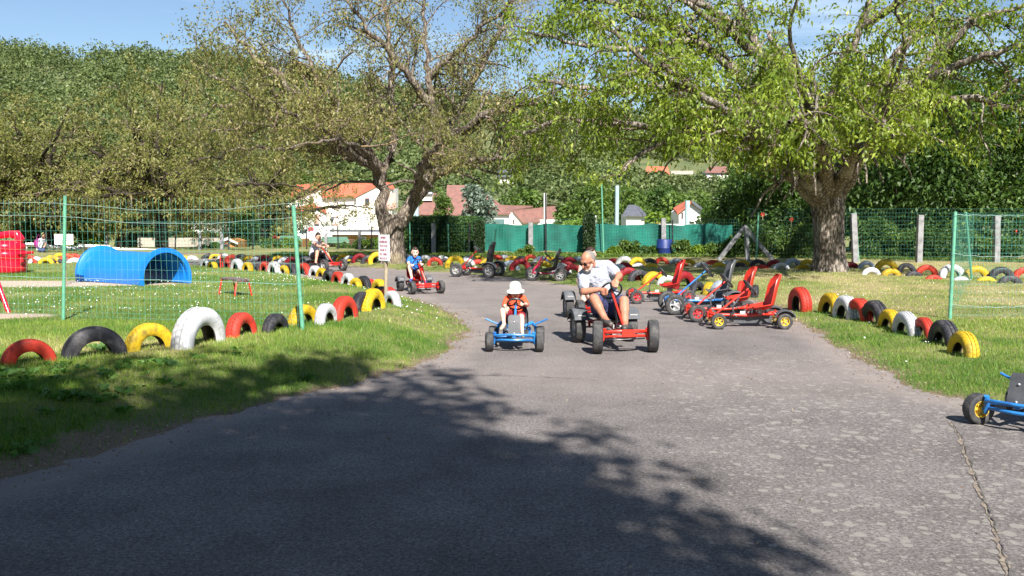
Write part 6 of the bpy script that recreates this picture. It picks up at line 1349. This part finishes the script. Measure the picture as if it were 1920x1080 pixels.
# brown-roofed house
D = 175; h = hroot('house', 850, D, 'white house with long brown tiled roofs and dormers above the dark hedge')
pbox(h, 'wall', 782, 838, 400, 425, D, 9, M_WALL); pbox(h, 'wall', 838, 912, 400, 425, D+1, 9, M_WALL); pbox(h, 'wall', 908, 955, 399, 425, D-.5, 8, M_WALL)
slope(h, [(772,401),(840,401),(826,362),(812,362)], D-.8, D+5, M_ROOFB); slope(h, [(836,402),(920,402),(872,347),(838,347)], D-.4, D+6, M_ROOFB); slope(h, [(905,400),(958,400),(925,372),(890,352)], D-1.2, D+5, M_ROOFB)
pbox(h, 'dormer', 786, 810, 361, 376, D+2, 3, M_WALL); slope(h, [(784,363),(812,363),(810,359),(786,359)], D+1.6, D+5, M_SLATE)
win(h, 910, 950, 410, 421, D-.5, paint('green_glass', (.12,.2,.2), rough=.2), M_WHITE); win(h, 790, 806, 402, 411, D); win(h, 845, 858, 404, 415, D+1)
h = hroot('house', 990, 180, 'small white gabled house with brown roof right of the long brown roofs'); D = 180
pprism(h, 'wall', [(951,422),(951,402),(961,394),(978,416),(978,422)], D-2, 6, M_WALL); pbox(h, 'wall', 975, 1042, 412, 424, D+1, 6, M_WALL); slope(h, [(962,395),(981,417),(1050,411),(1040,386)], D-2.4, D+5, M_ROOFB); slope(h, [(925,401),(962,394),(1000,386),(930,384)], D-2.2, D+5, M_ROOFB); win(h, 962, 965, 411, 420, D-2)
# right-middle houses
D = 150; h = hroot('house', 1190, D, 'cream house with dark slate hipped roof beyond the netting'); pbox(h, 'wall', 1174, 1208, 401, 425, D, 7, M_WALL); slope(h, [(1167,403),(1210,403),(1192,384),(1178,384)], D-.6, D+4, M_SLATE); slope(h, [(1206,403),(1212,402),(1198,387),(1190,384)], D-.9, D+4, M_SLATE)
D = 140; h = hroot('house', 1290, D, 'white gabled house with bright red-brown roof beyond the netting'); pprism(h, 'wall', [(1273,425),(1273,397),(1296,379),(1314,391),(1314,425)], D, 7, M_WALL); slope(h, [(1270,399),(1298,377),(1286,376),(1262,390)], D-.5, D+5, M_ROOFR); slope(h, [(1297,377),(1317,392),(1316,389),(1297,375)], D-.7, D+5, M_SLATE); win(h, 1278, 1281, 398, 410, D)
h = hroot('wall', 1330, 60, 'low white garden wall just above the right netting', 'wall'); pbox(h, 'coping', 1232, 1364, 420, 432, 60, .3, M_WHITE)
# hillside houses
for (x0, x1, yt, ye, yb, D, mat, lab) in [(1205,1258,312,333,345,330,M_ROOFR,'orange-roofed house on the hillside above the netting'),(1322,1368,312,322,345,320,M_ROOFB,'long pale house with brown roof on the hillside at right'),(1192,1202,266,272,282,380,M_ROOFR,'tiny pale house high on the hillside in the middle'),(1316,1330,258,264,274,400,M_ROOFB,'tiny brown-roofed house high on the slope at right'),(1345,1362,266,270,277,400,M_SLATE,'tiny white house high on the slope at right'),(930,966,318,330,347,300,M_SLATE,'slate-roofed house on the slope above the cedar'),(890,940,262,268,276,400,M_ROOFR,'orange-roofed house high on the slope behind the forked tree'),(960,1000,272,278,286,390,M_ROOFB,'pale long house high on the slope above the cedar')]:
    h = hroot('house', (x0+x1)/2, D, lab, group='houses on the hillside'); pbox(h, 'wall', x0+2, x1-2, ye, yb+6, D, 8, M_WALL); slope(h, [(x0,ye+1),(x1,ye+1),(x1-(x1-x0)*.12,yt),(x0+(x1-x0)*.15,yt)], D-.8, D+5, mat)
    for q in (.3, .65): win(h, x0+(x1-x0)*q, x0+(x1-x0)*q+3, ye+3, ye+8, D)
pbox(hroot('wall', 1290, 318, 'long pale retaining wall on the hillside', 'wall'), 'masonry', 1258, 1300, 320, 327, 318, .6, M_STONE)
# retaining wall left and sheds
h = hroot('wall', 330, 58, 'long beige garden wall in front of the olive hedge', 'wall'); pbox(h, 'masonry', 258, 425, 446, 470, 57, .4, M_STONE)
def shed(px0, px1, yr, ye, yb, D, wm, rm, label, gable=False):
    h = hroot('shed', (px0+px1)/2, D, label, 'shed')
    if gable: xm = (px0+px1)/2; pprism(h, 'wall', [(px0+2,yb),(px0+2,ye),(xm,yr+1),(px1-2,ye),(px1-2,yb)], D, 2, wm); slope(h, [(px0-2,ye+2),(xm,yr-1),(xm,yr-2.6),(px0-2,ye)], D-.2, D+2.2, rm, .1); slope(h, [(xm,yr-1),(px1+2,ye+2),(px1+2,ye),(xm,yr-2.6)], D-.2, D+2.2, rm, .1)
    else: pbox(h, 'wall', px0+3, px1-3, ye, yb, D, 2.2, wm); slope(h, [(px0,ye+1),(px1,ye+1),(px1-(px1-px0)*.08,yr),(px0+(px1-px0)*.08,yr)], D-.3, D+1.3, rm, .1)
    return h
h = shed(408, 444, 447, 453, 478, 48, M_ORW, M_WHITE, 'little orange wooden hut with white gable trim beyond the far fence', True); win(h, 421, 428, 457, 463, 48); pbox(h, 'trim', 411, 440, 464, 468, 47.9, .05, M_WHITE)
shed(398, 412, 453, 457, 474, 52, M_ORW, M_DGREY, 'small brown wooden box beside the little orange hut')
shed(506, 526, 443, 450, 462, 49, M_ORW, paint('dark_red_roof', (.35,.02,.04)), 'tiny hut with rounded dark red roof behind the left fence', True)
shed(522, 566, 442, 449, 472, 48.5, M_ORW, M_GROOF, 'wooden shed with green roof behind the leaning green post')
shed(600, 655, 444, 451, 476, 46, paint('brown_timber', (.24,.10,.05), (.16,.07,.04)), M_GROOF, 'brown shed with green felt roof behind the woman on the kart')
h = hroot('cabin', 670, 52, 'long orange timber cabin with white door and small window left of the forked trunk', 'cabin'); pbox(h, 'wall', 624, 720, 440, 480, 52, 3, M_ORW); pbox(h, 'roof', 620, 724, 436.5, 440, 51.6, 3.6, M_WHITE)
dr_ = pbox(h, 'door', 677, 686, 443.5, 470, 51.9, .2, M_WHITE); pbox_child(dr_, 679, 684, 446, 462, 51.85, h, M_GLASS); win(h, 702, 712, 447, 455, 51.9, None, M_WHITE); pbox(h, 'cladding', 618, 716, 430.5, 434.5, 53.5, .5, M_DGREY)
# plank leaning
p0 = at(640, 476, 44.5); e = MB().tube([(0,0,0), tuple(at(649,452,44.8)-p0)], .03, 6).build('pole', M_WOOD); e.location = p0; tag(e, 'pale pole leaning against the brown shed', 'pole')
# street lamp
D = 150; h = hroot('street_lamp', 622.5, D, 'old-style street lamp in front of the white house', 'street lamp'); L0 = h.location; a = at(622.5, 446, D); c = at(622.5, 418, D); MB().tube([tuple(a-L0), tuple(c-L0)], .09, 8).build('pole', M_DGREY, h); MB().lathe([(.12,0),(.32,.55),(.38,.6),(.1,.95),(0,1.0)], 6, 'Z', closed=False, c=tuple(c-L0)).build('lantern', M_DGREY, h)
# poles and masts
for i, (px, yt, D, r_, m_, lab) in enumerate([(1157,348,37.6,.085,paint('grey_green_mast', (.30,.42,.45), (.4,.5,.52)),'pale grey-green mast rising above the netting right of the ivy post'),(779,372,38.5,.14,paint('grey_green_mast', (.30,.42,.45)),'thick pale mast right of the forked trunk'),(1022,362,60,.10,M_WHITE,'slim white lamp mast beyond the netting'),(1289,376,60,.16,paint('grey_green_mast', (.30,.42,.45)),'short pale mast before the white gabled house'),(1117,404,50,.03,M_WHITE,'thin pale stake beyond the netting by the ivy post')]):
    p = at(px, yt, D); z = tz(p.x, D); o = MB().tube([(0,0,-.1),(0,0,(p.z-z)*.5),(0,0,p.z-z)], r_, 10).build('mast', m_); o.location = (p.x, D, z); tag(o, lab, 'mast')
# cars and van
def car(px, py, D, label, cat, col, L=3.9, W=1.7, H=1.45, ang=0., van=False):
    p = at(px, py, D); e = empty('parked_car' if not van else 'parked_van', (p.x, D, p.z), ang, label, cat); k = L/3.9
    if van: pf = [(-L/2,.35),(L/2,.35),(L/2,.85),(L/2-.35,1.15),(L/2-1.0,1.75),(L/2-1.4,H),(-L/2+.1,H),(-L/2,H-.2)]
    else: pf = [(-L/2,.3),(L/2,.3),(L/2,.65),(L/2-.15,.8),(L/2-.95,.9),(L/2-1.55,H-.05),(L/2-1.9,H),(-L/2+.6,H),(-L/2+.12,.95),(-L/2,.8)]
    MB().prism(pf, -W/2, W/2).build('body', col, e, smooth=False)
    wp = [(L/2-1.2,.92),(L/2-1.65,H-.12),(-L/2+.7,H-.12),(-L/2+.35,.95)] if not van else [(L/2-.75,1.2),(L/2-1.15,1.7),(L/2-1.9,1.7),(L/2-1.9,1.2)]
    MB().prism(wp, -W/2-.01, W/2+.01).build('windows', M_GLASS, e, smooth=False)
    for sx in (-1, 1):
        for sy in (-1, 1): MB().lathe([(0,-.1),(.31,-.1),(.31,.1),(0,.1)], 18, 'Y', (sx*L*.31, sy*(W/2-.08), .31)).build('wheel', M_RUB, e)
    return e
car(391, 447, 190, 'small white hatchback parked beyond the olive hedge', 'car', M_WHITE, L=3.4, H=1.5, ang=rad(200)); car(426, 446, 195, 'dark blue car half hidden behind a white concrete post', 'car', paint('car_blue', (.02,.06,.22), rough=.3), ang=rad(20))
v = car(588, 455, 120, 'white van with a pink panel behind the woman on the kart', 'van', M_WHITE, L=5., W=1.9, H=2.1, ang=rad(180), van=True); MB().box((.1,.97,1.75), (.7,.02,.45)).build('panel', M_PINK, v, smooth=False)
# blue barrel
p = at(1245, 488, 35.3); o = MB().lathe([(0,0),(.27,0),(.29,.03),(.29,.28),(.30,.30),(.29,.32),(.29,.58),(.26,.62),(0,.62)], 24, 'Z', closed=False).build('barrel', paint('dark_blue_plastic', (.012,.03,.16))); o.location = (p.x, 35.3, tz(p.x, 35.3)); tag(o, 'dark blue plastic barrel behind the white post at the netting', 'barrel')
# right garden clutter behind the fence
h = hroot('garden_caravan', 1690, 46, 'pale pink and white garden hut behind the shrubs right of the big trunk', 'hut'); pbox(h, 'wall', 1664, 1712, 440, 468, 46, 2, paint('pale_pink', (.62,.48,.58), (.55,.42,.5))); slope(h, [(1660,444),(1716,444),(1708,434),(1668,434)], 45.7, 47.5, M_WHITE); win(h, 1680, 1694, 449, 462, 46)
h = hroot('play_slide', 1885, 38, 'bright blue plastic slide behind the right fence', 'slide'); pprism(h, 'panel', [(1871,462),(1874,440),(1882,438),(1882,462)], 38, .6, M_TBLUE); pprism(h, 'panel', [(1900,456),(1901,430),(1911,428),(1910,454)], 38.3, .5, M_TBLUE); pbox(h, 'step', 1880, 1900, 459, 463, 38, .5, M_TBLUE)
h = hroot('plastic_toy', 1762, 38, 'orange plastic toy house behind the right fence', 'toy'); pbox(h, 'box', 1754, 1772, 446, 458, 38, .5, M_ORED); pprism(h, 'roof', [(1752,446),(1763,436),(1774,446)], 37.9, .6, paint('toy_yellow', (.7,.4,.03)))
for i, (px, py, m_, lab) in enumerate([(1902,434,M_ORED,'small orange ball ornament above the blue slide'),(1843,448,M_TBLUE,'small blue globe ornament behind the right fence'),(1771,430,M_TBLUE,'small blue pinwheel above the orange toy house'),(1796,444,M_ORED,'small orange pinwheel left of the leaning post'),(1484,412,M_ORED,'small orange and blue pinwheel left of the big trunk'),(1430,402,M_ORED,'small red pinwheel above the braced post')]):
    p = at(px, py, 36); e = empty('pinwheel', (p.x, 36, 0), 0, lab, 'ornament', 'garden ornaments'); MB().tube([(0,0,0),(0,0,p.z)], .012, 6).build('stick', M_WOOD, e); mb = MB()
    if 'ball' in lab or 'globe' in lab: mb.ball((0,0,p.z), .11, 12, 8)
    else:
        for k in range(6): a = k*math.pi/3; mb.prism([(math.cos(a)*.01, p.z+math.sin(a)*.01), (math.cos(a)*.09, p.z+math.sin(a)*.09), (math.cos(a+.5)*.07, p.z+math.sin(a+.5)*.07)], -.01, .01)
    mb.build('head', m_, e, smooth=False)
# stake left of black-seated kart
p = gnd(922, 505); o = MB().tube([(0,0,0), (.12,0,1.15)], .02, 8).build('stake', M_GPOST); o.location = p; tag(o, 'short pale green stake behind the tall black kart seat', 'stake')
